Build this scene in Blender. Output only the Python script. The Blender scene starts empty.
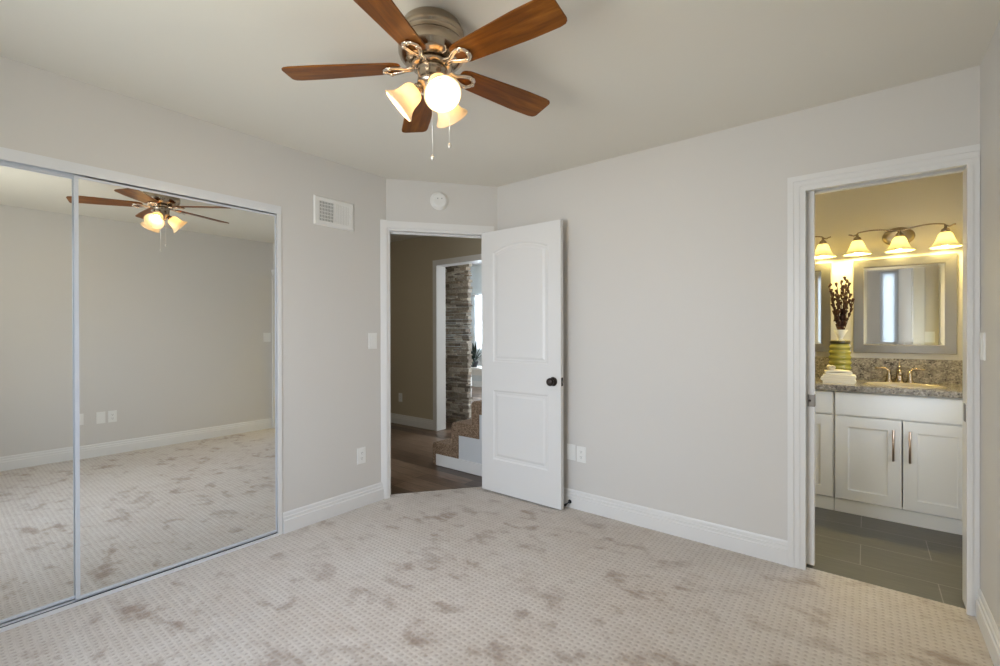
import bpy, bmesh, math, random
from mathutils import Vector, Matrix
from mathutils.geometry import tessellate_polygon
random.seed(7)
PI = math.pi
C = bpy.context.scene.collection
sc = bpy.context.scene

# ------------------------------------------------------------------ camera
cam_d = bpy.data.cameras.new('camera')
cam = bpy.data.objects.new('camera', cam_d); C.objects.link(cam)
cam_d.sensor_width = 36.0
cam_d.lens = 461.69 / 1000 * 36
cam_d.clip_start = 0.02
_yaw, _pit, _rol = math.radians(38.412), math.radians(-0.169), math.radians(-0.124)
_f = Vector((-math.sin(_yaw)*math.cos(_pit), math.cos(_yaw)*math.cos(_pit), math.sin(_pit)))
_r = Vector((math.cos(_yaw), math.sin(_yaw), 0)); _u = _r.cross(_f)
_r2 = _r*math.cos(_rol) + _u*math.sin(_rol); _u2 = -_r*math.sin(_rol) + _u*math.cos(_rol)
cam.matrix_world = Matrix(((_r2.x, _u2.x, -_f.x, 0), (_r2.y, _u2.y, -_f.y, 0), (_r2.z, _u2.z, -_f.z, 1.2665), (0, 0, 0, 1)))
sc.camera = cam

# ------------------------------------------------------------------ colour management, sky, daylight and added fill
sc.view_settings.view_transform = 'Standard'
sc.view_settings.look = 'None'
sc.view_settings.gamma = 1.0
sc.view_settings.use_curve_mapping = False
sc.view_settings.exposure = 0.16
sc.cycles.max_bounces = 14
sc.cycles.diffuse_bounces = 8
sc.cycles.glossy_bounces = 8
sc.cycles.sample_clamp_indirect = 6.0

world = bpy.data.worlds.new('sky'); sc.world = world
world.use_nodes = True
_wn = world.node_tree.nodes; _wl = world.node_tree.links
_wn.clear()
_wo = _wn.new('ShaderNodeOutputWorld'); _bg = _wn.new('ShaderNodeBackground')
_bg.inputs[0].default_value = (0.80, 0.90, 1.0, 1); _bg.inputs[1].default_value = 2.2
_wl.new(_bg.outputs[0], _wo.inputs[0])

def area(name, loc, direction, sx, sy, power, col, spread=180):
    d = bpy.data.lights.new(name, 'AREA'); d.shape = 'RECTANGLE'; d.size = sx; d.size_y = sy
    d.energy = power; d.color = col; d.spread = math.radians(spread)
    o = bpy.data.objects.new(name, d); C.objects.link(o)
    o.location = loc; o.rotation_euler = Vector(direction).to_track_quat('-Z', 'Y').to_euler()
    return o
area('daylight_bedroom_window', (-1.45, -0.62, 1.42), (-0.12, 1, -0.75), 1.35, 1.35, 23, (0.74, 0.86, 1.10), 130)
area('ceiling_fill_bedroom', (-1.15, -0.64, 1.30), (0.25, 1, 0.55), 0.80, 0.9, 20, (1.0, 0.92, 0.78), 150)  # upward warm fill added to brighten the ceiling
area('daylight_corner_window', (0.285, -0.62, 1.2), (-0.03, 1, -0.1), 0.16, 1.9, 3, (0.80, 0.90, 1.0), 140)
area('added_bathroom_daylight', (0.70, 3.52, 1.30), (-1, 0.25, -0.75), 0.62, 0.75, 7, (0.80, 0.89, 1.06), 140)  # added light for the vanity cabinets, from an unseen side
area('daylight_living_window', (-6.45, 8.25, 1.5), (0.1, -1, -0.1), 1.15, 1.15, 150, (0.86, 0.93, 1.0))
area('added_living_daylight', (-3.6, 8.25, 1.25), (-0.3, -1, -0.1), 1.7, 2.0, 260, (0.86, 0.93, 1.0))  # added source, hidden from view, to brighten the living room

# ------------------------------------------------------------------ node material helpers
def new_mat(name):
    m = bpy.data.materials.new(name); m.use_nodes = True
    nt = m.node_tree; b = nt.nodes['Principled BSDF']
    return m, nt, b
def N(nt, t, **kw):
    n = nt.nodes.new(t)
    for k, v in kw.items():
        if k.startswith('i_'): n.inputs[k[2:].replace('_', ' ')].default_value = v
        else: setattr(n, k, v)
    return n
def plain(name, col, rough=0.5, metal=0.0, spec=0.5, bump=0.0, bscale=200.0, coat=0.0, var=0.0):
    m, nt, b = new_mat(name)
    b.inputs['Base Color'].default_value = (*col, 1); b.inputs['Roughness'].default_value = rough
    b.inputs['Metallic'].default_value = metal; b.inputs['Specular IOR Level'].default_value = spec
    b.inputs['Coat Weight'].default_value = coat
    tc = N(nt, 'ShaderNodeTexCoord')
    if bump:
        nz = N(nt, 'ShaderNodeTexNoise'); nz.inputs['Scale'].default_value = bscale; nz.inputs['Detail'].default_value = 3
        nt.links.new(tc.outputs['Object'], nz.inputs['Vector'])
        bp = N(nt, 'ShaderNodeBump'); bp.inputs['Strength'].default_value = bump; bp.inputs['Distance'].default_value = 0.002
        nt.links.new(nz.outputs['Fac'], bp.inputs['Height']); nt.links.new(bp.outputs['Normal'], b.inputs['Normal'])
    if var:
        nz = N(nt, 'ShaderNodeTexNoise'); nz.inputs['Scale'].default_value = 3.0; nz.inputs['Detail'].default_value = 4
        nt.links.new(tc.outputs['Object'], nz.inputs['Vector'])
        mx = N(nt, 'ShaderNodeMix', data_type='RGBA')
        nt.links.new(nz.outputs['Fac'], mx.inputs[0])
        mx.inputs[6].default_value = (*[c*(1-var) for c in col], 1); mx.inputs[7].default_value = (*[min(1, c*(1+var)) for c in col], 1)
        nt.links.new(mx.outputs[2], b.inputs['Base Color'])
    return m
def ramp(nt, fac, stops):
    r = N(nt, 'ShaderNodeValToRGB'); e = r.color_ramp.elements
    while len(e) < len(stops): e.new(0.5)
    for el, (p, c) in zip(e, stops): el.position = p; el.color = (*c, 1)
    nt.links.new(fac, r.inputs['Fac']); return r.outputs['Color']
def mathn(nt, op, a, b=None):
    n = N(nt, 'ShaderNodeMath', operation=op)
    for i, v in enumerate((a, b)):
        if v is None: continue
        if isinstance(v, (int, float)): n.inputs[i].default_value = v
        else: nt.links.new(v, n.inputs[i])
    return n.outputs[0]
def mapped(nt, scale, out='Object', rot=(0, 0, 0)):
    tc = N(nt, 'ShaderNodeTexCoord'); mp = N(nt, 'ShaderNodeMapping')
    mp.inputs['Scale'].default_value = scale; mp.inputs['Rotation'].default_value = rot
    nt.links.new(tc.outputs[out], mp.inputs['Vector']); return mp.outputs['Vector']
def noise(nt, vec, scale, detail=4, rough=0.55, dist=0.0):
    n = N(nt, 'ShaderNodeTexNoise'); n.inputs['Scale'].default_value = scale; n.inputs['Detail'].default_value = detail
    n.inputs['Roughness'].default_value = rough; n.inputs['Distortion'].default_value = dist
    nt.links.new(vec, n.inputs['Vector']); return n.outputs['Fac']
def mixc(nt, fac, a, b, blend='MIX'):
    m = N(nt, 'ShaderNodeMix', data_type='RGBA', blend_type=blend)
    for i, v in ((0, fac), (6, a), (7, b)):
        if isinstance(v, tuple): m.inputs[i].default_value = (*v, 1)
        elif isinstance(v, (int, float)): m.inputs[i].default_value = v
        else: nt.links.new(v, m.inputs[i])
    return m.outputs[2]
def bumpn(nt, b, h, strength, dist):
    bp = N(nt, 'ShaderNodeBump'); bp.inputs['Strength'].default_value = strength; bp.inputs['Distance'].default_value = dist
    nt.links.new(h, bp.inputs['Height']); nt.links.new(bp.outputs['Normal'], b.inputs['Normal'])

WALL = plain('wall_paint', (0.66, 0.64, 0.61), 0.55, bump=0.10, bscale=90)
CEIL = plain('ceiling_paint', (0.77, 0.745, 0.675), 0.7, bump=0.12, bscale=70)
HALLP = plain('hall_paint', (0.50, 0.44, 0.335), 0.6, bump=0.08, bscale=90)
BATHP = plain('bath_paint', (0.66, 0.62, 0.54), 0.55, bump=0.08, bscale=90)
LIVP = plain('living_paint', (0.66, 0.70, 0.72), 0.6, bump=0.08, bscale=90)
TRIM = plain('white_trim', (0.76, 0.755, 0.745), 0.35)
DOORW = plain('white_door', (0.76, 0.755, 0.745), 0.35, bump=0.03, bscale=60)
CABW = plain('white_cabinet', (0.80, 0.80, 0.79), 0.35)
PLATE = plain('white_plastic', (0.82, 0.82, 0.80), 0.35)
DARKSLOT = plain('dark_slot', (0.03, 0.03, 0.03), 0.6)
GROOVE = plain('track_groove', (0.05, 0.05, 0.06), 0.5)
ALU = plain('white_aluminium', (0.74, 0.75, 0.77), 0.35, metal=0.1)
CHROMEF = plain('bright_frame', (0.66, 0.69, 0.74), 0.35, metal=0.15)
NICKEL = plain('brushed_nickel', (0.43, 0.355, 0.27), 0.18, metal=1.0)
SATIN = plain('satin_plate', (0.46, 0.38, 0.26), 0.30, metal=1.0)
NICKELF = plain('brushed_frame', (0.27, 0.25, 0.225), 0.38, metal=1.0, bump=0.03, bscale=160)
BRONZE = plain('dark_bronze', (0.045, 0.035, 0.032), 0.38, metal=0.7)
BLACK = plain('black_metal', (0.015, 0.015, 0.016), 0.45, metal=0.4)
STEEL = plain('latch_steel', (0.22, 0.20, 0.18), 0.4, metal=1.0)
CHAIN = plain('chain_metal', (0.80, 0.77, 0.72), 0.3, metal=0.8)
CREAM = plain('cream_cloth', (0.80, 0.72, 0.55), 0.9, bump=0.5, bscale=400)
SINKM = plain('biscuit_ceramic', (0.42, 0.36, 0.26), 0.15)
TWIG = plain('dried_twig', (0.05, 0.02, 0.01), 0.8, var=0.5)
BUD = plain('dried_bud', (0.055, 0.019, 0.009), 0.8, var=0.5)
PAPER = plain('white_paper', (0.75, 0.72, 0.62), 0.7)
LEAFD = plain('dark_leaf', (0.02, 0.035, 0.025), 0.5)
POTD = plain('dark_pot', (0.03, 0.03, 0.035), 0.4)
VENTM = plain('vent_enamel', (0.80, 0.79, 0.76), 0.4)
VENTD = plain('duct_inside', (0.33, 0.32, 0.30), 0.8)

def mirror_mat(name, tint, rough=0.0):
    m, nt, b = new_mat(name)
    b.inputs['Base Color'].default_value = (*tint, 1); b.inputs['Metallic'].default_value = 1; b.inputs['Roughness'].default_value = rough
    return m
MIRROR = mirror_mat('mirror_glass', (0.87, 0.88, 0.865))
MIRRORB = mirror_mat('vanity_mirror_glass', (0.86, 0.87, 0.86))
def glass_mat(name):
    m, nt, b = new_mat(name); nt.nodes.remove(b)
    o = nt.nodes['Material Output']; t = N(nt, 'ShaderNodeBsdfTransparent'); g = N(nt, 'ShaderNodeBsdfGlossy')
    t.inputs[0].default_value = (0.95, 0.97, 0.97, 1); g.inputs['Roughness'].default_value = 0.02
    mx = N(nt, 'ShaderNodeMixShader'); mx.inputs[0].default_value = 0.06
    nt.links.new(t.outputs[0], mx.inputs[1]); nt.links.new(g.outputs[0], mx.inputs[2]); nt.links.new(mx.outputs[0], o.inputs[0])
    return m
GLASS = glass_mat('window_glass')
def shade_mat(name, col, tr=0.6):
    m, nt, b = new_mat(name); o = nt.nodes['Material Output']
    b.inputs['Base Color'].default_value = (*col, 1); b.inputs['Roughness'].default_value = 0.25
    t = N(nt, 'ShaderNodeBsdfTranslucent'); t.inputs[0].default_value = (*col, 1)
    mx = N(nt, 'ShaderNodeMixShader'); mx.inputs[0].default_value = tr
    nt.links.new(b.outputs[0], mx.inputs[1]); nt.links.new(t.outputs[0], mx.inputs[2]); nt.links.new(mx.outputs[0], o.inputs[0])
    return m
SHADE = shade_mat('frosted_shade', (0.86, 0.77, 0.62), 0.45)
BSHADE = shade_mat('alabaster_shade', (0.92, 0.88, 0.74), 0.5)
SHEER = shade_mat('sheer_white', (0.85, 0.87, 0.90), 0.6)
VASEM = None
def emit(name, col, s):
    m, nt, b = new_mat(name)
    b.inputs['Base Color'].default_value = (0.9, 0.9, 0.9, 1)
    b.inputs['Emission Color'].default_value = (*col, 1); b.inputs['Emission Strength'].default_value = s
    return m
BULB = emit('lit_bulb', (1.0, 0.73, 0.40), 190)
BBULB = emit('lit_vanity_bulb', (1.0, 0.81, 0.29), 230)

def carpet_mat():
    m, nt, b = new_mat('patterned_carpet')
    tc = N(nt, 'ShaderNodeTexCoord'); sx = N(nt, 'ShaderNodeSeparateXYZ'); nt.links.new(tc.outputs['Object'], sx.inputs[0])
    w = noise(nt, tc.outputs['Object'], 22, 3)
    k = 2*PI/0.054
    wx = mathn(nt, 'ADD', mathn(nt, 'MULTIPLY', sx.outputs['X'], k), mathn(nt, 'MULTIPLY', w, 2.2))
    wy = mathn(nt, 'ADD', mathn(nt, 'MULTIPLY', sx.outputs['Y'], k), mathn(nt, 'MULTIPLY', w, 2.2))
    d = mathn(nt, 'ABSOLUTE', mathn(nt, 'MULTIPLY', mathn(nt, 'SINE', wx), mathn(nt, 'SINE', wy)))
    fine = noise(nt, tc.outputs['Object'], 420, 2, 0.7)
    mid = noise(nt, tc.outputs['Object'], 14, 5, 0.65)
    patch = noise(nt, mapped(nt, (1.0, 1.4, 1), rot=(0, 0, 0.5)), 6.5, 4, 0.55, 0.15)
    broad = noise(nt, tc.outputs['Object'], 1.6, 3, 0.5)
    base = ramp(nt, mid, [(0.25, (0.54, 0.47, 0.40)), (0.75, (0.68, 0.615, 0.55))])
    pm = ramp(nt, patch, [(0.54, (0, 0, 0)), (0.68, (1, 1, 1))])
    base = mixc(nt, mathn(nt, 'MULTIPLY', pm, 0.9), base, (0.31, 0.225, 0.165))
    streak = noise(nt, mapped(nt, (1.0, 3.2, 1), rot=(0, 0, -0.35)), 3.0, 4, 0.6, 0.3)
    lm = ramp(nt, mathn(nt, 'MULTIPLY', mathn(nt, 'ADD', broad, streak), 0.5), [(0.42, (0, 0, 0)), (0.62, (1, 1, 1))])
    base = mixc(nt, mathn(nt, 'MULTIPLY', lm, 0.5), base, (0.70, 0.66, 0.61))
    dots = ramp(nt, d, [(0.66, (0, 0, 0)), (0.90, (1, 1, 1))])
    col = mixc(nt, mathn(nt, 'MULTIPLY', dots, 0.42), base, (0.26, 0.195, 0.15))
    col = mixc(nt, mathn(nt, 'MULTIPLY', fine, 0.35), col, (0.25, 0.20, 0.16))
    nt.links.new(col, b.inputs['Base Color'])
    b.inputs['Roughness'].default_value = 0.95; b.inputs['Specular IOR Level'].default_value = 0.1
    b.inputs['Sheen Weight'].default_value = 0.25
    h = mathn(nt, 'SUBTRACT', mathn(nt, 'MULTIPLY', fine, 0.6), mathn(nt, 'MULTIPLY', d, 0.8))
    bumpn(nt, b, h, 0.55, 0.006)
    return m
CARPET = carpet_mat()
def stair_carpet():
    m, nt, b = new_mat('stair_carpet')
    tc = N(nt, 'ShaderNodeTexCoord')
    fine = noise(nt, tc.outputs['Object'], 95, 4, 0.75)
    nt.links.new(ramp(nt, fine, [(0.36, (0.10, 0.062, 0.038)), (0.62, (0.36, 0.255, 0.175))]), b.inputs['Base Color'])
    b.inputs['Roughness'].default_value = 0.95; b.inputs['Specular IOR Level'].default_value = 0.1
    bumpn(nt, b, fine, 0.6, 0.01); return m
STAIRC = stair_carpet()
def wood_floor():
    m, nt, b = new_mat('dark_wood_planks')
    v = mapped(nt, (1, 1, 1))
    br = N(nt, 'ShaderNodeTexBrick'); br.offset = 0.37; br.inputs['Scale'].default_value = 1
    br.inputs['Brick Width'].default_value = 1.2; br.inputs['Row Height'].default_value = 0.13; br.inputs['Mortar Size'].default_value = 0.0022
    br.inputs['Color1'].default_value = (0.075, 0.046, 0.030, 1); br.inputs['Color2'].default_value = (0.22, 0.150, 0.105, 1)
    br.inputs['Mortar'].default_value = (0.012, 0.008, 0.006, 1)
    nt.links.new(v, br.inputs['Vector'])
    g = noise(nt, mapped(nt, (3, 40, 1)), 2.2, 5, 0.6, 0.4)
    col = mixc(nt, 0.75, br.outputs['Color'], ramp(nt, g, [(0.3, (0.45, 0.40, 0.38)), (0.7, (1.5, 1.45, 1.4))]), 'MULTIPLY')
    nt.links.new(col, b.inputs['Base Color']); b.inputs['Roughness'].default_value = 0.32
    bumpn(nt, b, br.outputs['Fac'], -0.2, 0.002); return m
WOODF = wood_floor()
def tile_floor():
    m, nt, b = new_mat('dark_floor_tile')
    v = mapped(nt, (1, 1, 1)); v.node.inputs['Location'].default_value = (-0.137, 0.5975, 0)
    br = N(nt, 'ShaderNodeTexBrick'); br.offset = 0.5; br.inputs['Scale'].default_value = 1
    br.inputs['Brick Width'].default_value = 0.616; br.inputs['Row Height'].default_value = 0.305; br.inputs['Mortar Size'].default_value = 0.0025
    br.inputs['Color1'].default_value = (0.10, 0.094, 0.082, 1); br.inputs['Color2'].default_value = (0.12, 0.112, 0.097, 1)
    br.inputs['Mortar'].default_value = (0.23, 0.22, 0.20, 1)
    nt.links.new(v, br.inputs['Vector'])
    g = noise(nt, mapped(nt, (3, 30, 1)), 2, 4, 0.6)
    col = mixc(nt, 0.6, br.outputs['Color'], ramp(nt, g, [(0.3, (0.7, 0.7, 0.7)), (0.7, (1.25, 1.25, 1.25))]), 'MULTIPLY')
    nt.links.new(col, b.inputs['Base Color']); b.inputs['Roughness'].default_value = 0.38
    return m
TILE = tile_floor()
def blade_wood():
    m, nt, b = new_mat('walnut_blade')
    v = mapped(nt, (1.2, 14, 14))
    g = noise(nt, v, 2.4, 6, 0.6, 0.9); g2 = noise(nt, mapped(nt, (2, 60, 20)), 3, 3)
    c = ramp(nt, g, [(0.28, (0.105, 0.028, 0.002)), (0.5, (0.21, 0.066, 0.004)), (0.72, (0.33, 0.125, 0.014))])
    c = mixc(nt, mathn(nt, 'MULTIPLY', g2, 0.35), c, (0.05, 0.018, 0.006))
    nt.links.new(c, b.inputs['Base Color']); b.inputs['Roughness'].default_value = 0.36; b.inputs['Specular IOR Level'].default_value = 0.25
    return m
BLADE = blade_wood()
def granite():
    m, nt, b = new_mat('brown_granite')
    tc = N(nt, 'ShaderNodeTexCoord'); v = tc.outputs['Object']
    vo = N(nt, 'ShaderNodeTexVoronoi'); vo.inputs['Scale'].default_value = 110; nt.links.new(v, vo.inputs['Vector'])
    sp = N(nt, 'ShaderNodeSeparateColor'); nt.links.new(vo.outputs['Color'], sp.inputs[0])
    a = ramp(nt, sp.outputs[0], [(0.0, (0.03, 0.026, 0.022)), (0.22, (0.06, 0.05, 0.045)), (0.30, (0.22, 0.19, 0.155)), (0.75, (0.31, 0.275, 0.23)), (0.92, (0.50, 0.46, 0.40))])
    n2 = noise(nt, v, 26, 5, 0.7)
    c = mixc(nt, 0.55, a, ramp(nt, n2, [(0.38, (0.06, 0.05, 0.045)), (0.5, (0.28, 0.245, 0.20)), (0.7, (0.42, 0.38, 0.33))]))
    nt.links.new(c, b.inputs['Base Color']); b.inputs['Roughness'].default_value = 0.16
    return m
GRANITE = granite()
def stone_mat():
    m, nt, b = new_mat('ledge_stone')
    at = N(nt, 'ShaderNodeVertexColor', layer_name='stone')
    tc = N(nt, 'ShaderNodeTexCoord'); n = noise(nt, tc.outputs['Object'], 40, 6, 0.7)
    c = mixc(nt, 0.8, at.outputs['Color'], ramp(nt, n, [(0.3, (0.55, 0.55, 0.55)), (0.7, (1.35, 1.35, 1.35))]), 'MULTIPLY')
    nt.links.new(c, b.inputs['Base Color']); b.inputs['Roughness'].default_value = 0.9
    bumpn(nt, b, n, 0.8, 0.01); return m
STONE = stone_mat()
def vase_mat():
    m, nt, b = new_mat('olive_glass')
    tc = N(nt, 'ShaderNodeTexCoord'); sx = N(nt, 'ShaderNodeSeparateXYZ'); nt.links.new(tc.outputs['Object'], sx.inputs[0])
    n = noise(nt, mapped(nt, (6, 6, 40)), 1.5, 3)
    nt.links.new(ramp(nt, n, [(0.3, (0.26, 0.24, 0.03)), (0.7, (0.46, 0.41, 0.08))]), b.inputs['Base Color'])
    b.inputs['Roughness'].default_value = 0.12; b.inputs['Transmission Weight'].default_value = 0.12; b.inputs['Coat Weight'].default_value = 0.4
    return m
VASEM = vase_mat()

# ------------------------------------------------------------------ mesh helpers
def BM(): return bmesh.new()
def box(bm, x0, x1, y0, y1, z0, z1, mat=None):
    vs = [bm.verts.new(p) for p in ((x0,y0,z0),(x1,y0,z0),(x1,y1,z0),(x0,y1,z0),(x0,y0,z1),(x1,y0,z1),(x1,y1,z1),(x0,y1,z1))]
    for f in ((3,2,1,0),(4,5,6,7),(0,1,5,4),(1,2,6,5),(2,3,7,6),(3,0,4,7)): bm.faces.new([vs[i] for i in f])
    if mat is not None:
        for v in vs: v.co = mat @ v.co
    return vs
def rbox(bm, x0, x1, y0, y1, z0, z1, r=0.003, seg=2, mat=None):
    t = BM(); box(t, x0, x1, y0, y1, z0, z1)
    bmesh.ops.bevel(t, geom=t.edges[:], offset=r, segments=seg, affect='EDGES', profile=0.5)
    merge(bm, t, mat)
def merge(bm, t, mat=None):
    mp = {}
    for v in t.verts: mp[v] = bm.verts.new(mat @ v.co if mat is not None else v.co)
    for f in t.faces:
        try:
            nf = bm.faces.new([mp[v] for v in f.verts]); nf.smooth = f.smooth
        except ValueError: pass
    t.free()
def prism(bm, pts, z0, z1):
    """polygon in xy extruded in z"""
    n = len(pts); a = [bm.verts.new((x, y, z0)) for x, y in pts]; b = [bm.verts.new((x, y, z1)) for x, y in pts]
    bm.faces.new(a[::-1]); bm.faces.new(b)
    for i in range(n): bm.faces.new((a[i], a[(i+1) % n], b[(i+1) % n], b[i]))
def sweep(bm, prof, p0, p1, nrm, up=(0, 0, 1)):
    """profile of (out, up) points swept straight from p0 to p1; nrm = outward direction"""
    nrm = Vector(nrm).normalized(); up = Vector(up).normalized(); n = len(prof)
    A = [bm.verts.new(Vector(p0) + nrm*a + up*b) for a, b in prof]; B = [bm.verts.new(Vector(p1) + nrm*a + up*b) for a, b in prof]
    bm.faces.new(A[::-1]); bm.faces.new(B)
    for i in range(n): bm.faces.new((A[i], A[(i+1) % n], B[(i+1) % n], B[i]))
def lathe(bm, prof, seg=32, mat=None, smooth=True, close=False):
    """profile of (r, z), revolved about z"""
    rings = []
    for r, z in prof:
        if r < 1e-6: rings.append([bm.verts.new((0, 0, z))])
        else: rings.append([bm.verts.new((r*math.cos(2*PI*i/seg), r*math.sin(2*PI*i/seg), z)) for i in range(seg)])
    fs = []
    for a, b in list(zip(rings[:-1], rings[1:])) + ([(rings[-1], rings[0])] if close else []):
        for i in range(seg):
            j = (i+1) % seg
            if len(a) == 1 and len(b) == 1: continue
            if len(a) == 1: fs.append(bm.faces.new((a[0], b[j], b[i])))
            elif len(b) == 1: fs.append(bm.faces.new((a[i], a[j], b[0])))
            else: fs.append(bm.faces.new((a[i], a[j], b[j], b[i])))
    for f in fs: f.smooth = smooth
    if mat is not None:
        for rg in rings:
            for v in rg: v.co = mat @ v.co
def tube(bm, pts, rad, seg=10, caps=True, flat=None):
    """round tube along pts; rad number or list; flat = (a, b) scale of the two cross axes"""
    pts = [Vector(p) for p in pts]; n = len(pts)
    rr = rad if isinstance(rad, (list, tuple)) else [rad]*n
    rings = []; ref = Vector((0, 0, 1))
    t0 = (pts[1]-pts[0]).normalized()
    if abs(t0.dot(ref)) > 0.95: ref = Vector((1, 0, 0))
    a = t0.cross(ref).normalized()
    for i in range(n):
        t = (pts[min(i+1, n-1)] - pts[max(i-1, 0)]).normalized()
        a = (a - t*a.dot(t)).normalized(); b = t.cross(a)
        fa, fb = flat if flat else (1, 1)
        rings.append([bm.verts.new(pts[i] + a*math.cos(2*PI*k/seg)*rr[i]*fa + b*math.sin(2*PI*k/seg)*rr[i]*fb) for k in range(seg)])
    for p, q in zip(rings[:-1], rings[1:]):
        for k in range(seg):
            f = bm.faces.new((p[k], p[(k+1) % seg], q[(k+1) % seg], q[k])); f.smooth = True
    if caps: bm.faces.new(rings[0][::-1]); bm.faces.new(rings[-1])
def ball(bm, c, r, seg=12, sc_=(1, 1, 1)):
    prof = [(r*math.sin(PI*i/8), -r*math.cos(PI*i/8)) for i in range(9)]
    lathe(bm, prof, seg, Matrix.Translation(c) @ Matrix.Diagonal((*sc_, 1)))
def inset_poly(pts, d):
    """offset a CCW polygon inwards by d"""
    n = len(pts); out = []
    for i in range(n):
        p0, p1, p2 = Vector(pts[i-1]), Vector(pts[i]), Vector(pts[(i+1) % n])
        e1 = (p1-p0).normalized(); e2 = (p2-p1).normalized()
        n1 = Vector((-e1.y, e1.x)); n2 = Vector((-e2.y, e2.x)); m = (n1+n2)
        m = m / max(0.3, m.dot(n1)); out.append(tuple(p1 + m*d))
    return out
def face_holes(bm, outer, holes, fn):
    """flat face with polygon holes; fn maps (a, b) to 3-D. returns loops of verts (outer, holes...)"""
    loops = [[Vector((a, b, 0)) for a, b in outer]] + [[Vector((a, b, 0)) for a, b in h] for h in holes]
    tris = tessellate_polygon(loops); flat = [p for l in loops for p in l]
    vs = [bm.verts.new(fn(p.x, p.y, 0)) for p in flat]
    for t in tris:
        try: bm.faces.new([vs[i] for i in t])
        except ValueError: pass
    out = []; k = 0
    for l in loops: out.append(vs[k:k+len(l)]); k += len(l)
    return out
def panel_rings(bm, loop, poly, steps, fn):
    """continue a hole inwards: steps of (inset, depth)"""
    prev = loop
    for ins, dep in steps:
        q = [bm.verts.new(fn(a, b, dep)) for a, b in inset_poly(poly, ins)]
        for i in range(len(q)):
            j = (i+1) % len(q); bm.faces.new((prev[i], prev[j], q[j], q[i]))
        prev = q
    bm.faces.new(prev)
def bmc(bm):
    lo = Vector((1e9,)*3); hi = -lo
    for v in bm.verts:
        for i in range(3): lo[i] = min(lo[i], v.co[i]); hi[i] = max(hi[i], v.co[i])
    return lo, hi
def world_loc(o):
    p = Vector(o.location)
    while o.parent: o = o.parent; p = p + Vector(o.location)
    return p
def obj(name, bm, mat, parent=None, base=True, local=False, recalc=True):
    """link bm (world coordinates unless local) as ONE mesh object with its origin at the middle of its base"""
    if recalc: bmesh.ops.recalc_face_normals(bm, faces=bm.faces[:])
    if local: org = Vector((0, 0, 0))
    else:
        lo, hi = bmc(bm); org = Vector(((lo.x+hi.x)/2, (lo.y+hi.y)/2, lo.z if base else (lo.z+hi.z)/2))
        for v in bm.verts: v.co -= org
    me = bpy.data.meshes.new(name); bm.to_mesh(me); bm.free()
    for m in (mat if isinstance(mat, (list, tuple)) else [mat]): me.materials.append(m)
    o = bpy.data.objects.new(name, me); C.objects.link(o)
    if parent is not None:
        o.parent = parent
        o.location = org if local else org - world_loc(parent)
    else: o.location = org
    return o
def empty(name, loc):
    o = bpy.data.objects.new(name, None); o.empty_display_size = 0.1; C.objects.link(o); o.location = loc; return o
def tag(o, label=None, cat=None, group=None, kind=None):
    for k, v in (('label', label), ('category', cat), ('group', group), ('kind', kind)):
        if v: o[k] = v
    return o
def struct(name, bm, mat, label=None, cat=None):
    return tag(obj(name, bm, mat), label, cat, None, 'structure')
def dup(o, parent=None):
    c = o.copy(); C.objects.link(c)
    if parent is not None: c.parent = parent
    for ch in [x for x in C.objects if x.parent == o]: dup(ch, c)
    return c

# ------------------------------------------------------------------ the shell of the bedroom
L, B, R, K, H = -2.875, 2.924, 0.395, -0.46, 2.44
A2 = Vector((L, 2.229)); D2 = Vector((-2.343, B)); TD = (D2-A2).normalized(); ND = Vector((TD.y, -TD.x))   # diagonal wall
LD = (D2-A2).length
def dg(a, n): p = A2 + TD*a + ND*n; return (p.x, p.y)
HZ = 2.053                                                   # top of the closet opening
BX0, BX1, BH = -0.252, 0.356, 2.012                            # bathroom doorway
OH = 2.043                                                   # head of the bedroom doorway

bm = BM()
prism(bm, [(L-0.75, K-0.1), (R+0.1, K-0.1), (R+0.1, B+0.035), (D2.x+0.02, B+0.035), dg(LD-0.09, -0.055), dg(0.0, -0.055), (L-0.1, 1.43), (L-0.75, 1.43)], -0.06, 0.0)
struct('floor', bm, CARPET, 'beige bedroom carpet with a small dotted pattern and darker footmarks', 'carpet')
bm = BM()
prism(bm, [(L-0.75, K-0.1), (R+0.12, K-0.1), (R+0.12, B+0.12), (D2.x-0.05, B+0.12), dg(0, -0.1), (L-0.1, 1.5), (L-0.75, 1.5)], H, H+0.06)
struct('ceiling', bm, CEIL, 'warm white bedroom ceiling', 'ceiling')
bm = BM()
box(bm, L-0.10, L, 1.417, 2.229, 0, H); box(bm, L-0.10, L, K-0.1, 1.417, HZ, H)
struct('wall_left', bm, WALL, 'pale grey wall around the mirrored closet doors', 'wall')
bm = BM()
def dprism(bm, a0, a1, z0, z1, n0=-0.11, n1=0.0): prism(bm, [dg(a0, n0), dg(a1, n0), dg(a1, n1), dg(a0, n1)], z0, z1)
dprism(bm, 0.0, 0.005, 0, H); dprism(bm, 0.005, 0.80, OH+0.02, H); dprism(bm, 0.80, LD, 0, H)
struct('wall_diagonal', bm, WALL, 'narrow angled grey wall over the open doorway', 'wall')
bm = BM()
BT = B + 0.115
box(bm, D2.x-0.02, -1.02, B, BT, 0, H)
box(bm, -1.02, BX0-0.02, B, B+0.038, 0, H); box(bm, -1.02, BX0-0.02, B+0.092, BT, 0, H); box(bm, -1.02, BX0-0.02, B+0.038, B+0.092, BH+0.06, H)
box(bm, BX0-0.02, BX1+0.02, B, BT, BH+0.06, H); box(bm, BX1+0.02, 0.66, B, BT, 0, H)
struct('wall_far', bm, WALL, 'long pale grey wall with the bathroom doorway', 'wall')
bm = BM(); box(bm, R, R+0.1, K-0.1, B, 0, H)
struct('wall_right', bm, WALL, 'pale grey wall at the right edge beside the bathroom doorway', 'wall')
bm = BM()
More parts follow.
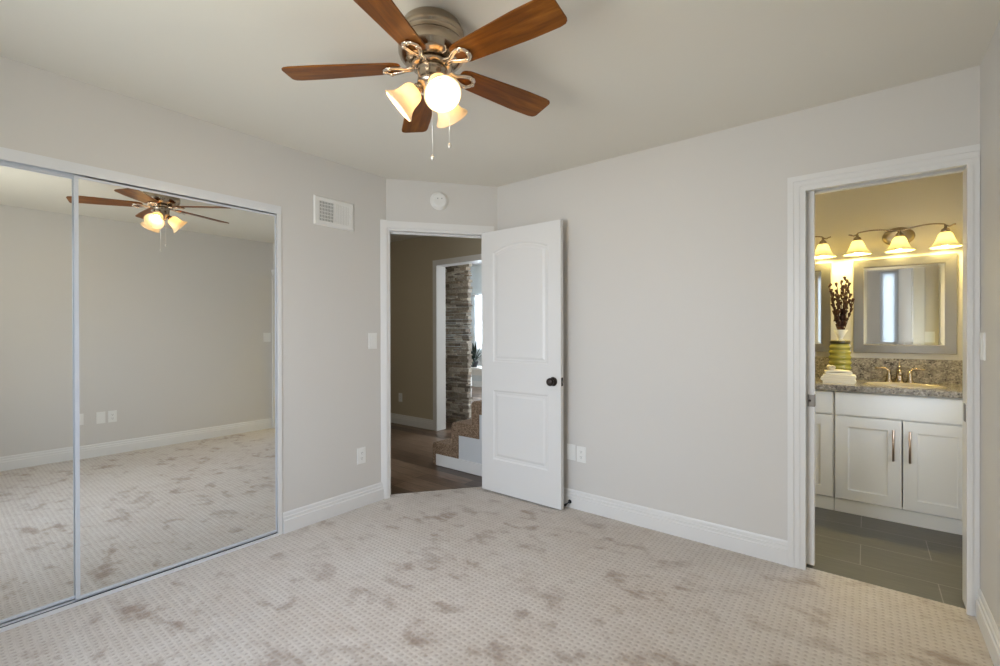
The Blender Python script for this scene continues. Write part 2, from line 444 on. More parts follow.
W0, W1, WZ0, WZ1 = -2.15, -0.75, 0.75, 2.10                   # daylight window in the wall behind the camera
V0, V1, VZ0, VZ1 = 0.17, 0.385, 0.20, 2.20                    # narrow window in its corner
ND_ = 0.10
for x0, x1, z0, z1 in ((L-0.75, W0, 0, H), (W0, W1, 0, WZ0), (W0, W1, WZ1, H), (W1, V0, 0, H), (V0, V1, 0, VZ0), (V0, V1, VZ1, H), (V1, R+0.1, 0, H)):
    box(bm, x0, x1, K-ND_, K, z0, z1)
struct('wall_near', bm, WALL, 'grey bedroom wall with windows opposite the bathroom doorway', 'wall')
def window(name, x0, x1, z0, z1, y, mull, label, ny=1):
    bm = BM(); t = 0.045
    box(bm, x0, x0+t, y-0.03, y+0.03, z0, z1); box(bm, x1-t, x1, y-0.03, y+0.03, z0, z1)
    box(bm, x0+t, x1-t, y-0.03, y+0.03, z0, z0+t); box(bm, x0+t, x1-t, y-0.03, y+0.03, z1-t, z1)
    for k in range(1, mull): xm = x0 + (x1-x0)*k/mull; box(bm, xm-0.02, xm+0.02, y-0.025, y+0.025, z0+t, z1-t)
    w = struct(name, bm, TRIM, label, 'window')
    bm = BM(); box(bm, x0+t, x1-t, y-0.004, y+0.004, z0+t, z1-t); obj('pane', bm, GLASS, w)
    return w
window('window_1', W0, W1, WZ0, WZ1, K-0.05, 2, 'wide white window letting daylight in opposite the far wall')
w2 = window('window_2', V0, V1, VZ0, VZ1, K-0.05, 1, 'narrow bright window glimpsed in the bathroom mirror')
bm = BM(); box(bm, V0+0.002, V1-0.002, K-0.0060, K-0.0050, VZ0+0.004, VZ1-0.004); obj('window_shade', bm, SHEER, w2)
# closet interior
bm = BM(); box(bm, L-0.75, L-0.70, K, 1.5, 0, H); box(bm, L-0.70, L-0.10, 1.417, 1.5, 0, H)
struct('wall_closet', bm, WALL)

# ------------------------------------------------------------------ baseboards and casings
BBP = [(0, 0), (0.016, 0), (0.016, 0.080), (0.0115, 0.084), (0.0115, 0.101), (0.007, 0.105), (0.0065, 0.122), (0.003, 0.130), (0, 0.130)]
def baseboard(name, p0, p1, n, label=None, mat=None):
    bm = BM(); sweep(bm, BBP, (*p0, 0), (*p1, 0), (*n, 0)); return struct(name, bm, mat or TRIM, label, 'baseboard' if label else None)
baseboard('baseboard_left', (L, 1.421), (L, 2.184), (1, 0), 'white baseboard below the vent and light switch')
baseboard('baseboard_far', (D2.x+0.03, B), (-0.332, B), (0, -1), 'white baseboard from the open door to the bathroom casing')
baseboard('baseboard_right', (R, K+0.016), (R, B-0.022), (-1, 0), 'white baseboard along the right wall')
baseboard('baseboard_near', (L, K), (R, K), (0, 1))
# bathroom doorway casing: stepped profile, width 0.08
def casing_far(bm):
    steps = [(0.0, 0.028, 0.020), (0.028, 0.055, 0.015), (0.055, 0.080, 0.011)]      # from the outer edge inwards
    xo, zt = -0.331, 2.088
    for a, b_, t in steps: box(bm, xo+a, xo+b_, B-t, B, 0, zt-b_)
    for a, b_, t in steps:
        box(bm, xo+a, 0.3935 if a < 0.05 else 0.3935, B-t, B, zt-b_, zt-a)
    for a, b_, t in ((0.0, 0.020, 0.020), (0.020, 0.0415, 0.015)): box(bm, 0.3935-0.0415+a+0.0*b_, 0.3935-0.0415+b_, B-t, B, 0, zt-0.08)
bm = BM(); casing_far(bm); struct('trim_1', bm, TRIM, 'white stepped casing around the bathroom doorway', 'door casing')
bm = BM()
for y0, y1 in ((B-0.002, B+0.038), (B+0.092, BT+0.002)):
    box(bm, BX0-0.02, BX0, y0, y1, 0, BH); box(bm, BX0-0.02, BX1+0.02, y0, y1, BH, BH+0.02)
box(bm, BX1, BX1+0.02, B-0.002, BT+0.002, 0, BH)
tr = struct('trim_2', bm, TRIM, 'white jamb lining inside the bathroom doorway', 'door jamb')
bm = BM(); box(bm, BX0-0.018, BX1, B+0.038, B+0.092, BH+0.045, BH+0.058); obj('door_track', bm, DARKSLOT, tr)
bm = BM(); rbox(bm, BX1-0.0025, BX1+0.001, B+0.045, B+0.085, 0.85, 0.93, 0.001); obj('strike_plate', bm, STEEL, tr)
# pocket door
bm = BM(); rbox(bm, -0.86, -0.216, B+0.047, B+0.083, 0.012, BH+0.035, 0.002)
pd = struct('door_2', bm, DOORW, 'white pocket door edge showing in the left of the bathroom doorway', 'door')
bm = BM()
rbox(bm, -0.246, -0.2145, B+0.0435, B+0.0475, 0.862, 0.926, 0.001); rbox(bm, -0.2175, -0.2135, B+0.0435, B+0.0865, 0.862, 0.926, 0.001); rbox(bm, -0.246, -0.2145, B+0.0825, B+0.0865, 0.862, 0.926, 0.001)
pl = obj('edge_pull', bm, STEEL, pd)
bm = BM(); lathe(bm, [(0, 0.002), (0.006, 0.002), (0.006, 0), (0, 0)], 14, Matrix.Translation((-0.236, B+0.0435, 0.894)) @ Matrix.Rotation(PI/2, 4, 'X')); obj('screw', bm, BRONZE, pl)
# bedroom doorway casing on the angled wall
bm = BM()
prism(bm, [dg(0.0, 0.0), dg(0.022, 0.0), dg(0.022, 0.018), dg(0.004, 0.018), dg(0.004, 0.034), dg(-0.0450, 0.034)], 0, 2.115)
dprism(bm, 0.004, 0.842, 2.062, 2.112, 0.0, 0.026); dprism(bm, 0.022, 0.785, OH-0.002, 2.062, 0.0, 0.018)
dprism(bm, 0.785, 0.842, 0, 2.062, 0.0, 0.018)
struct('trim_3', bm, TRIM, 'white casing around the open bedroom doorway', 'door casing')
bm = BM()
dprism(bm, 0.004, 0.018, 0, OH+0.018, -0.112, 0.0); dprism(bm, 0.777, 0.799, 0, OH+0.018, -0.112, 0.0); dprism(bm, 0.018, 0.777, OH, OH+0.018, -0.112, 0.0)
dprism(bm, 0.018, 0.030, 0, OH, -0.075, -0.045); dprism(bm, 0.030, 0.765, OH-0.012, OH, -0.075, -0.045)
j = struct('trim_4', bm, TRIM, 'white jamb of the open bedroom doorway', 'door jamb')
bm = BM(); dprism(bm, 0.0178, 0.0195, 0.87, 0.95, -0.036, -0.008); obj('strike_plate', bm, BRONZE, j)

# ------------------------------------------------------------------ closet header, side jamb, tracks and mirror doors
bm = BM(); box(bm, L-0.002, L+0.006, K, 1.417, 2.002, HZ); box(bm, L-0.095, L-0.002, K, 1.417, 2.036, HZ)
hd = struct('trim_5', bm, ALU, 'white header rail above the mirrored closet doors', 'closet rail')
bm = BM(); box(bm, L-0.10, L+0.006, 1.391, 1.417, 0, 2.002)
struct('trim_6', bm, TRIM, 'white side strip at the right of the closet opening', 'closet jamb')
bm = BM()
box(bm, L-0.095, L+0.012, K, 1.391, 0.0, 0.006)
for x0, x1 in ((L-0.095, L-0.085), (L-0.0275, L-0.025), (L+0.007, L+0.012)): box(bm, x0, x1, K, 1.391, 0.006, 0.017)
bt = tag(obj('closet_track', bm, ALU), 'aluminium floor track under the mirrored closet doors', 'track', None, 'structure')
bm = BM(); box(bm, L-0.025, L-0.001, K, 1.391, 0.006, 0.0075); obj('groove', bm, GROOVE, bt)
def mirror_door(y0, y1, x, label, z0=0.022, z1=1.996, left=0.015, right=0.004, top=0.010, bot=0.012):
    root = empty('sliding_mirror_door', (x, (y0+y1)/2, z0)); tag(root, label, 'mirror door', 'sliding mirror closet doors')
    bm = BM(); box(bm, x-0.013, x, y0+left*0.6, y1-right*0.6, z0+bot*0.6, z1-top*0.6); obj('mirror', bm, MIRROR, root)
    bm = BM(); f = x + 0.004; bk = x - 0.016
    box(bm, bk, f, y0, y0+left, z0, z1); box(bm, bk, f, y1-right, y1, z0, z1)
    box(bm, bk, f, y0+left, y1-right, z0, z0+bot); box(bm, bk, f, y0+left, y1-right, z1-top, z1)
    obj('frame', bm, CHROMEF, root)
    return root
mirror_door(0.453, 1.386, L-0.006, 'right sliding mirror door reflecting the whole ceiling fan')
mirror_door(-0.45, 0.495, L-0.030, 'left sliding mirror door at the left edge, set behind the other one', z0=0.022, z1=2.028, top=0.045, bot=0.012)

# ------------------------------------------------------------------ the bedroom door
DY = 2.800
bm = BM()
X0, X1, DZ0, DZ1 = -2.407, -1.677, 0.014, 2.052
def arch(x0, x1, zb, zs, zp, n=14):
    """panel outline, arched top: spring height zs, peak zp (CCW seen from -y)"""
    pts = [(x0, zb), (x1, zb)]; w = x1-x0; r = zp-zs; R_ = (w*w/4 + r*r)/(2*r); cx = (x0+x1)/2; cz = zp-R_
    a = math.asin(w/2/R_)
    return pts + [(cx + R_*math.sin(a - 2*a*i/n), cz + R_*math.cos(a - 2*a*i/n)) for i in range(n+1)]
P1 = arch(-2.292, -1.785, 1.030, 1.885, 1.938); P2 = [(-2.292, 0.268), (-1.785, 0.268), (-1.785, 0.810), (-2.292, 0.810)]
STEPS = [(0.010, 0.006), (0.028, 0.007), (0.044, 0.0015)]
fr = lambda a, b_, d: Vector((a, DY + d, b_)); bk = lambda a, b_, d: Vector((a, DY + 0.035 - d, b_))
outer = [(X0, DZ0), (X1, DZ0), (X1, DZ1), (X0, DZ1)]
la = face_holes(bm, outer, [P1, P2], fr); panel_rings(bm, la[1], P1, STEPS, fr); panel_rings(bm, la[2], P2, STEPS, fr)
lb = face_holes(bm, outer, [P1, P2], bk); panel_rings(bm, lb[1], P1, STEPS, bk); panel_rings(bm, lb[2], P2, STEPS, bk)
for i in range(4): q = (i+1) % 4; bm.faces.new((la[0][i], la[0][q], lb[0][q], lb[0][i]))
door = struct('door_1', bm, DOORW, 'open white two-panel bedroom door with an arched top panel and dark knob', 'door')
RX = Matrix.Rotation(PI/2, 4, 'X')
for side in (1, -1):
    bm = BM()
    M_ = Matrix.Translation((-1.738, DY if side == 1 else DY+0.035, 0.912)) @ (RX if side == 1 else Matrix.Rotation(-PI/2, 4, 'X'))
    lathe(bm, [(0, 0), (0.032, 0), (0.033, 0.003), (0.029, 0.008), (0.014, 0.011), (0.011, 0.020), (0.014, 0.027), (0.025, 0.033), (0.029, 0.043), (0.027, 0.053), (0.018, 0.059), (0, 0.061)], 28, M_)
    obj('door_knob', bm, BRONZE, door)
bm = BM(); rbox(bm, X1-0.0005, X1+0.0015, DY+0.006, DY+0.029, 0.882, 0.942, 0.0005)
lt = obj('latch_plate', bm, BRONZE, door)
bm = BM(); rbox(bm, X1+0.001, X1+0.009, DY+0.012, DY+0.023, 0.903, 0.921, 0.002); obj('latch_bolt', bm, STEEL, lt)
for hz in (0.25, 1.05, 1.80):
    bm = BM(); tube(bm, [(X0-0.004, DY+0.040, hz-0.045), (X0-0.004, DY+0.040, hz+0.045)], 0.006); obj('hinge', bm, BRONZE, door)
# door stop on the baseboard
ds = empty('door_stop', (-1.668, B-0.015, 0.045)); tag(ds, 'small black door stop on the baseboard behind the open door', 'door stop')
bm = BM(); lathe(bm, [(0, 0), (0.014, 0), (0.014, 0.006), (0.008, 0.012), (0, 0.012)], 18, Matrix.Translation((-1.668, B-0.0145, 0.045)) @ RX); obj('base', bm, BLACK, ds)
bm = BM(); tube(bm, [(-1.668, B-0.024, 0.045), (-1.668, B-0.068, 0.040)], 0.0045); obj('rod', bm, BLACK, ds)
bm = BM(); tube(bm, [(-1.668, B-0.066, 0.040), (-1.668, B-0.084, 0.038)], [0.0085, 0.0085]); obj('bumper', bm, BLACK, ds)

# ------------------------------------------------------------------ plates, vent, smoke detector
def frame_mat(o, ex, ez, n):                                  # local x, z, and y = -n (out of the wall)
    ex, ez, n = Vector(ex), Vector(ez), Vector(n)
    return Matrix(((ex.x, -n.x, ez.x, o[0]), (ex.y, -n.y, ez.y, o[1]), (ex.z, -n.z, ez.z, o[2]), (0, 0, 0, 1)))
def plate(name, o, ex, n, w, h, kind, label, cat, group=None):
    M_ = frame_mat(o, ex, (0, 0, 1), n); root = empty(name, o); tag(root, label, cat, group)
    bm = BM(); t = BM(); box(t, -w/2, w/2, -0.006, 0, -h/2, h/2)
    bmesh.ops.bevel(t, geom=[e for e in t.edges if all(v.co.y < -0.003 for v in e.verts)], offset=0.0025, segments=2, affect='EDGES')
    merge(bm, t, M_); obj('cover_plate', bm, PLATE, root)
    if kind == 'rocker':
        bm = BM(); rbox(bm, -0.0165, 0.0165, -0.0085, -0.005, -0.033, 0.033, 0.001, 2, M_); obj('rocker', bm, PLATE, root)
    elif kind == 'duplex':
        for s in (1, -1):
            bm = BM(); rbox(bm, -0.0165, 0.0165, -0.0075, -0.005, s*0.0195-0.014, s*0.0195+0.014, 0.001, 2, M_); so = obj('socket', bm, PLATE, root)
            bm = BM()
            for xx in (-0.006, 0.006): box(bm, xx-0.001, xx+0.001, -0.0078, -0.0070, s*0.0195-0.001, s*0.0195+0.007, M_)
            box(bm, -0.002, 0.002, -0.0078, -0.0070, s*0.0195-0.009, s*0.0195-0.005, M_); obj('slot', bm, DARKSLOT, so)
    else:
        for s in (1, -1):
            bm = BM(); lathe(bm, [(0, 0.0012), (0.003, 0.001), (0.0032, 0), (0, 0)], 12, M_ @ Matrix.Translation((0, -0.006, s*h*0.36)) @ RX); obj('screw', bm, PLATE, root)
    return root
plate('light_switch', (L, 2.100, 1.200), (0, 1, 0), (1, 0, 0), 0.074, 0.118, 'rocker', 'white rocker switch on the left wall beside the open doorway', 'light switch')
plate('power_outlet', (L, 2.000, 0.368), (0, 1, 0), (1, 0, 0), 0.072, 0.115, 'duplex', 'white outlet low on the left wall between closet and doorway', 'outlet')
plate('blank_plate', (-1.664, B, 0.398), (1, 0, 0), (0, -1, 0), 0.072, 0.112, 'blank', 'blank white wall plate half hidden by the open door edge', 'wall plate')
plate('power_outlet', (-1.583, B, 0.394), (1, 0, 0), (0, -1, 0), 0.072, 0.112, 'duplex', 'white outlet on the far wall just right of the open door', 'outlet')
plate('light_switch', (R, 2.846, 1.199), (0, -1, 0), (-1, 0, 0), 0.092, 0.118, 'rocker', 'white switch on the right wall beside the bathroom casing', 'light switch')
plate('blank_plate', (R, 1.165, 0.392), (0, -1, 0), (-1, 0, 0), 0.072, 0.118, 'blank', 'blank white plate on the right wall, left of two seen in the mirror', 'wall plate')
plate('power_outlet', (R, 1.258, 0.392), (0, -1, 0), (-1, 0, 0), 0.072, 0.118, 'duplex', 'white outlet on the right wall, right of two seen in the mirror', 'outlet')
plate('blank_plate', (R, 0.995, 0.397), (0, -1, 0), (-1, 0, 0), 0.072, 0.112, 'blank', 'blank white plate on the right wall, seen at the mirror door seam', 'wall plate')
plate('light_switch', (0.475, BT, 1.20), (-1, 0, 0), (0, 1, 0), 0.072, 0.115, 'rocker', 'white switch on the bathroom wall, visible in the vanity mirror', 'light switch')
# return air vent on the left wall
M_ = frame_mat((L, 1.788, 2.082), (0, 1, 0), (0, 0, 1), (1, 0, 0))
vt = empty('wall_vent', (L, 1.788, 2.082)); tag(vt, 'white air vent grille high on the left wall above the switch', 'vent')
bm = BM(); w, h, iw, ih = 0.153, 0.098, 0.117, 0.066
vfn = lambda a, b_, d: M_ @ Vector((a, -0.010 + d, b_))
ol = face_holes(bm, [(-w+0.008, -h+0.008), (w-0.008, -h+0.008), (w-0.008, h-0.008), (-w+0.008, h-0.008)], [[(-iw, -ih), (-0.006, -ih), (-0.006, ih), (-iw, ih)], [(0.006, -ih), (iw, -ih), (iw, ih), (0.006, ih)]], vfn)
bo = [bm.verts.new(M_ @ Vector((a, 0, b_))) for a, b_ in ((-w, -h), (w, -h), (w, h), (-w, h))]
for i in range(4): bm.faces.new((ol[0][i], ol[0][(i+1) % 4], bo[(i+1) % 4], bo[i]))
for lp in ol[1:]:
    q = [bm.verts.new(v.co - Vector((0.0095, 0, 0))) for v in lp]
    for i in range(4): bm.faces.new((lp[i], lp[(i+1) % 4], q[(i+1) % 4], q[i]))
obj('frame', bm, VENTM, vt, recalc=True)
bm = BM(); box(bm, -iw-0.004, iw+0.004, -0.0012, -0.0004, -ih-0.004, ih+0.004, M_); obj('duct_shade_sheet', bm, VENTD, vt)  # grey sheet, the dark of the recess put into its colour
for k in range(10):
    xx = -iw + 0.006 + k*0.0113
    if xx > -0.008: break
    bm = BM(); box(bm, xx-0.0012, xx+0.0012, -0.008, -0.0015, -ih, ih, M_); obj('vertical_louver', bm, VENTM, vt)
for k in range(5):
    zz = -ih + 0.02 + k*0.0235
    bm = BM(); box(bm, -iw, -0.006, -0.0060, -0.0035, zz-0.0028, zz+0.0028, M_); obj('cross_bar', bm, VENTM, vt)
for k in range(9):
    xx = 0.012 + k*0.0125
    bm = BM(); box(bm, -0.0048, 0.0048, -0.0008, 0.0008, -ih, ih, M_ @ Matrix.Translation((xx, -0.0055, 0)) @ Matrix.Rotation(math.radians(-14), 4, 'Z')); obj('vertical_louver', bm, VENTM, vt)
bm = BM(); rbox(bm, iw+0.004, iw+0.012, -0.018, -0.009, -0.016, 0.016, 0.002, 2, M_); obj('damper_lever', bm, VENTM, vt)
# smoke detector over the doorway
p = dg(0.403, 0.0); o3 = (p[0], p[1], 2.292); Ms = frame_mat(o3, (TD.x, TD.y, 0), (0, 0, 1), (ND.x, ND.y, 0)) @ RX
sd = empty('smoke_detector', o3); tag(sd, 'round white smoke detector above the open doorway', 'smoke detector')
bm = BM(); lathe(bm, [(0, 0), (0.070, 0), (0.071, 0.010), (0.067, 0.014), (0.060, 0.015)], 40, Ms); obj('base', bm, PLATE, sd)
bm = BM(); lathe(bm, [(0.062, 0.012), (0.061, 0.026), (0.055, 0.034), (0.040, 0.037), (0.036, 0.0365), (0, 0.037)], 40, Ms); obj('cover', bm, PLATE, sd)
for xx, zz in ((-0.014, 0.012), (0.018, 0.014)):
    bm = BM(); lathe(bm, [(0, 0.0385), (0.004, 0.038), (0.004, 0.0355), (0, 0.0355)], 10, Ms @ Matrix.Translation((xx, zz, 0))); obj('test_button', bm, plain('grey_button', (0.25, 0.25, 0.25), 0.5) if xx < 0 else bpy.data.materials['grey_button'], sd)

# ------------------------------------------------------------------ ceiling fan
FX, FY, FZ = -1.303, 1.227, 2.283
fan = empty('ceiling_fan', (FX, FY, H)); tag(fan, 'five-blade walnut ceiling fan with nickel housing and three lit bell shades', 'ceiling fan')
T_ = Matrix.Translation((FX, FY, 0))
bm = BM()
lathe(bm, [(0, 2.44), (0.104, 2.44), (0.110, 2.434), (0.115, 2.424), (0.119, 2.410), (0.124, 2.404), (0.125, 2.394), (0.119, 2.386), (0.117, 2.372), (0.119, 2.366), (0.125, 2.360), (0.127, 2.345), (0.126, 2.328), (0.121, 2.314), (0.111, 2.302), (0.098, 2.294), (0.084, 2.290), (0, 2.290)], 56, T_)
obj('motor_housing', bm, NICKEL, fan)
bm = BM(); lathe(bm, [(0, 2.287), (0.075, 2.287), (0.078, 2.283), (0.078, 2.276), (0.072, 2.272), (0.055, 2.270), (0, 2.270)], 44, T_); obj('flywheel', bm, NICKEL, fan)
bm = BM()
lathe(bm, [(0, 2.271), (0.056, 2.271), (0.060, 2.266), (0.055, 2.258), (0.053, 2.226), (0.056, 2.222), (0.055, 2.214), (0.047, 2.206), (0.036, 2.196), (0.032, 2.182), (0.026, 2.170), (0.012, 2.164), (0, 2.163)], 40, T_)
obj('light_fitter', bm, NICKEL, fan)
# one blade, built along +x about the fan axis, then copied
def blade_mesh():
    bm = BM(); n = 14; out = []
    r0, r1 = 0.118, 0.557
    def half(x): return 0.046 + 0.018*min(1, (x-r0)/0.30)
    top = []
    for i in range(n+1):
        x = r0 + (r1-r0)*i/n; h_ = half(x)
        if i == 0: h_ *= 0.62
        top.append((x, h_))
    top.insert(1, (r0+0.006, half(r0)*0.86)); top.insert(2, (r0+0.016, half(r0)*0.97))
    tip = half(r1); top = [p for p in top if p[0] < r1-0.03]
    a_ = [(r1-0.026, tip), (r1-0.012, tip*0.96), (r1-0.003, tip*0.84), (r1+0.001, tip*0.68)]
    up = top + a_
    pts = [(x, -y) for x, y in up] + [(x, y) for x, y in reversed(up)]
    prism(bm, pts, -0.003, 0.003)
    bmesh.ops.bevel(bm, geom=[e for e in bm.edges if abs(e.verts[0].co.z-e.verts[1].co.z) < 1e-5], offset=0.0014, segments=2, affect='EDGES')
    return bm
def iron_mesh():
    """bracket under the blade: two rails rising from the flywheel into a pointed open loop"""
    bm = BM()
    for s in (1, -1):
        tube(bm, [(0.064, s*0.010, -0.007), (0.078, s*0.011, -0.007), (0.092, s*0.008, -0.008), (0.104, s*0.008, -0.0095), (0.118, s*0.016, -0.0095), (0.134, s*0.023, -0.0095), (0.150, s*0.027, -0.0095), (0.166, s*0.026, -0.0095), (0.177, s*0.017, -0.0095), (0.183, 0, -0.0095)],
             [0.007, 0.007, 0.007, 0.0072, 0.0075, 0.0080, 0.0082, 0.0082, 0.0080, 0.0078], 10, flat=(1.15, 0.7))
    for x, y in ((0.160, 0.027), (0.160, -0.027), (0.182, 0)):
        lathe(bm, [(0, -0.019), (0.006, -0.018), (0.0085, -0.014), (0.0085, -0.003), (0, -0.003)], 12, Matrix.Translation((x, y, 0)))
    rbox(bm, 0.056, 0.088, -0.016, 0.016, -0.010, -0.002, 0.003)
    return bm
PITCH = math.radians(-10)
blade0 = obj('blade', blade_mesh(), BLADE, fan, local=True)
iron0 = obj('blade_iron', iron_mesh(), plain('polished_nickel', (0.74, 0.66, 0.56), 0.16, metal=1.0), blade0, local=True)
for k in range(5):
    b_ = blade0 if k == 0 else dup(blade0, fan)
    b_.location = (0, 0, FZ-H)
    az = math.radians(-142.08 + 72*k); droop = math.radians(1.8) - math.asin(0.008*math.cos(az - math.radians(30))/0.5)
    b_.rotation_euler = (Matrix.Rotation(az, 4, 'Z') @ Matrix.Rotation(droop, 4, 'Y') @ Matrix.Rotation(PITCH, 4, 'X')).to_euler()
# light kit: three bell shades
def bell(prof_out, th=0.003):
    inn = [(max(r-th, 0.004), z+0.0015*0) for r, z in reversed(prof_out)]
    return prof_out + inn
BELL = [(0.017, 0.0), (0.027, 0.002), (0.037, 0.010), (0.043, 0.024), (0.0455, 0.042), (0.048, 0.060), (0.054, 0.076), (0.064, 0.090), (0.071, 0.097), (0.073, 0.101), (0.071, 0.104)]
shade_dirs = [-24, 98, 216]
bm = BM(); lathe(bm, bell(BELL), 40, close=True); sh0 = obj('lamp_shade', bm, SHADE, fan, local=True)
bm = BM(); lathe(bm, [(0, -0.030), (0.012, -0.030), (0.015, -0.026), (0.015, -0.014), (0.020, -0.010), (0.021, 0.004), (0.018, 0.012), (0, 0.012)], 24); obj('socket', bm, NICKEL, sh0, local=True)
bm = BM(); lathe(bm, [(0, 0.010), (0.011, 0.012), (0.013, 0.022), (0.020, 0.034), (0.025, 0.046), (0.026, 0.055), (0.023, 0.067), (0.014, 0.076), (0, 0.079)], 20); obj('bulb', bm, BULB, sh0, local=True)
for k, a in enumerate(shade_dirs):
    s = sh0 if k == 0 else dup(sh0, fan)
    ar = math.radians(a); dn = math.radians(52 if k == 0 else 42)
    d = Vector((math.cos(ar)*math.cos(dn), math.sin(ar)*math.cos(dn), -math.sin(dn)))
    base = Vector((math.cos(ar)*0.058, math.sin(ar)*0.058, 2.198-H)); s.scale = (0.95, 0.95, 0.95)
    s.location = base; s.rotation_euler = d.to_track_quat('Z', 'Y').to_euler()
    bm = BM(); cA = Vector((FX, FY, H)) + Vector((math.cos(ar)*0.022, math.sin(ar)*0.022, 2.212-H)); cB = Vector((FX, FY, H)) + base - d*0.026
    tube(bm, [cA, (cA+cB)/2 + Vector((0, 0, 0.003)), cB], 0.009, 12); obj('lamp_arm', bm, NICKEL, fan)
for (x, y, zb), zt in (((-1.296, 1.222, 1.930), 2.170), ((-1.252, 1.270, 1.980), 2.182)):
    bm = BM(); tube(bm, [(FX+(x-FX)*0.55, FY+(y-FY)*0.55, zt), (x, y, zt-0.03), (x, y, zb+0.008)], 0.0013, 6); ch = obj('pull_chain', bm, CHAIN, fan)
    bm = BM(); lathe(bm, [(0, -0.011), (0.004, -0.010), (0.0068, -0.004), (0.0068, 0.003), (0.0035, 0.010), (0, 0.012)], 14, Matrix.Translation((x, y, zb))); obj('pull_knob', bm, CHAIN, ch)

# ------------------------------------------------------------------ hall, stairs and living room beyond the open door
YH, HT = 4.125, 2.52
bm = BM()
prism(bm, [(-6.7, 1.45), (L-0.11, 1.45), (L-0.11, 2.215), dg(0.0, -0.055), dg(LD-0.09, -0.055), (D2.x+0.02, B+0.035), (D2.x+0.02, BT), (-1.45, BT), (-1.45, 8.1), (-8.6, 8.1), (-8.6, 4.2), (-6.7, 4.2)], -0.06, -0.004)
struct('floor_hall', bm, WOODF, 'dark wood plank floor in the hall', 'floor')
bm = BM(); box(bm, -6.7, -1.4, 1.4, YH+0.14, HT, HT+0.06); struct('ceiling_hall', bm, CEIL)
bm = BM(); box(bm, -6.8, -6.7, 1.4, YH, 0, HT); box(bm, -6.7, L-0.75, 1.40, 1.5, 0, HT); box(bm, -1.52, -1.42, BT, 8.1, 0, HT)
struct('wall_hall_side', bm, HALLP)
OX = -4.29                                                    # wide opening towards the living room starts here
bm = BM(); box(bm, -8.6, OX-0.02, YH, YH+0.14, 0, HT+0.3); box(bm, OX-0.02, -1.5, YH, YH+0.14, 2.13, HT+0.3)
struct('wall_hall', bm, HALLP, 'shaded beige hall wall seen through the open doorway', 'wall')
baseboard('baseboard_hall', (-6.7, YH), (OX-0.072, YH), (0, -1), 'baseboard along the shaded hall wall')
bm = BM()
box(bm, OX-0.07, OX, YH-0.016, YH, 0, 2.18); box(bm, OX, -1.5, YH-0.016, YH, 2.11, 2.18)
box(bm, OX-0.02, OX, YH-0.002, YH+0.145, 0, 2.11); box(bm, OX-0.02, -1.5, YH-0.002, YH+0.145, 2.11, 2.13)
struct('trim_7', bm, TRIM, 'white casing of the living room opening across the hall', 'door casing')
plate('power_outlet', (-5.02, YH, 0.365), (1, 0, 0), (0, -1, 0), 0.075, 0.118, 'duplex', 'white outlet low on the shaded hall wall', 'outlet')
# staircase
st = empty('staircase', (-2.5, 3.6, 0)); tag(st, 'short flight of tan carpeted stairs behind the open door', 'stairs')
RUN, RISE, SX, SY0, SY1 = 0.250, 0.217, -3.258, 3.075, 4.00
ns = 6
bm = BM(); out = []
for i in range(ns): out += [(SX+RUN*i, RISE*i if i else 0), (SX+RUN*i, RISE*(i+1))]
out.append((SX+RUN*ns, RISE*ns))
inn = []
for i in range(ns): inn += [(SX+0.085+RUN*i, -0.0+(RISE*i-0.115 if i else 0)), (SX+0.085+RUN*i, RISE*(i+1)-0.115)]
inn.append((SX+RUN*ns, RISE*ns-0.115))
poly = out + inn[::-1]
t = BM(); n = len(poly)
a_ = [t.verts.new((x, SY0-0.010, z)) for x, z in poly]; c_ = [t.verts.new((x, SY1, z)) for x, z in poly]
t.faces.new(a_); t.faces.new(c_[::-1])
for i in range(n): t.faces.new((a_[i], c_[i], c_[(i+1) % n], a_[(i+1) % n]))
bmesh.ops.recalc_face_normals(t, faces=t.faces[:])
es = [e for e in t.edges if any(abs(v.co.x-(SX+RUN*i)) < 1e-4 and abs(v.co.z-RISE*(i+1)) < 1e-4 for i in range(ns) for v in e.verts) and (abs(e.verts[0].co.y-e.verts[1].co.y) > 0.5)]
bmesh.ops.bevel(t, geom=es, offset=0.045, segments=5, affect='EDGES', profile=0.5)
merge(bm, t); obj('carpet_runner', bm, STAIRC, st)
bm = BM(); sk = [(SX+0.085, 0)] + inn[1:] + [(SX+RUN*ns, 0)]
prf = [(x, z) for x, z in sk]
a_ = [bm.verts.new((x, SY0, z)) for x, z in prf]; c_ = [bm.verts.new((x, SY1-0.02, z)) for x, z in prf]
bm.faces.new(a_); bm.faces.new(c_[::-1])
for i in range(len(prf)): j_ = (i+1) % len(prf); bm.faces.new((a_[i], c_[i], c_[j_], a_[j_]))
obj('skirt_panel', bm, plain('stair_side_paint', (0.62, 0.64, 0.66), 0.5), st)
bm = BM(); box(bm, SX+0.05, SX+RUN*ns, SY0-0.014, SY0, 0, 0.105); obj('skirt_board', bm, TRIM, st)
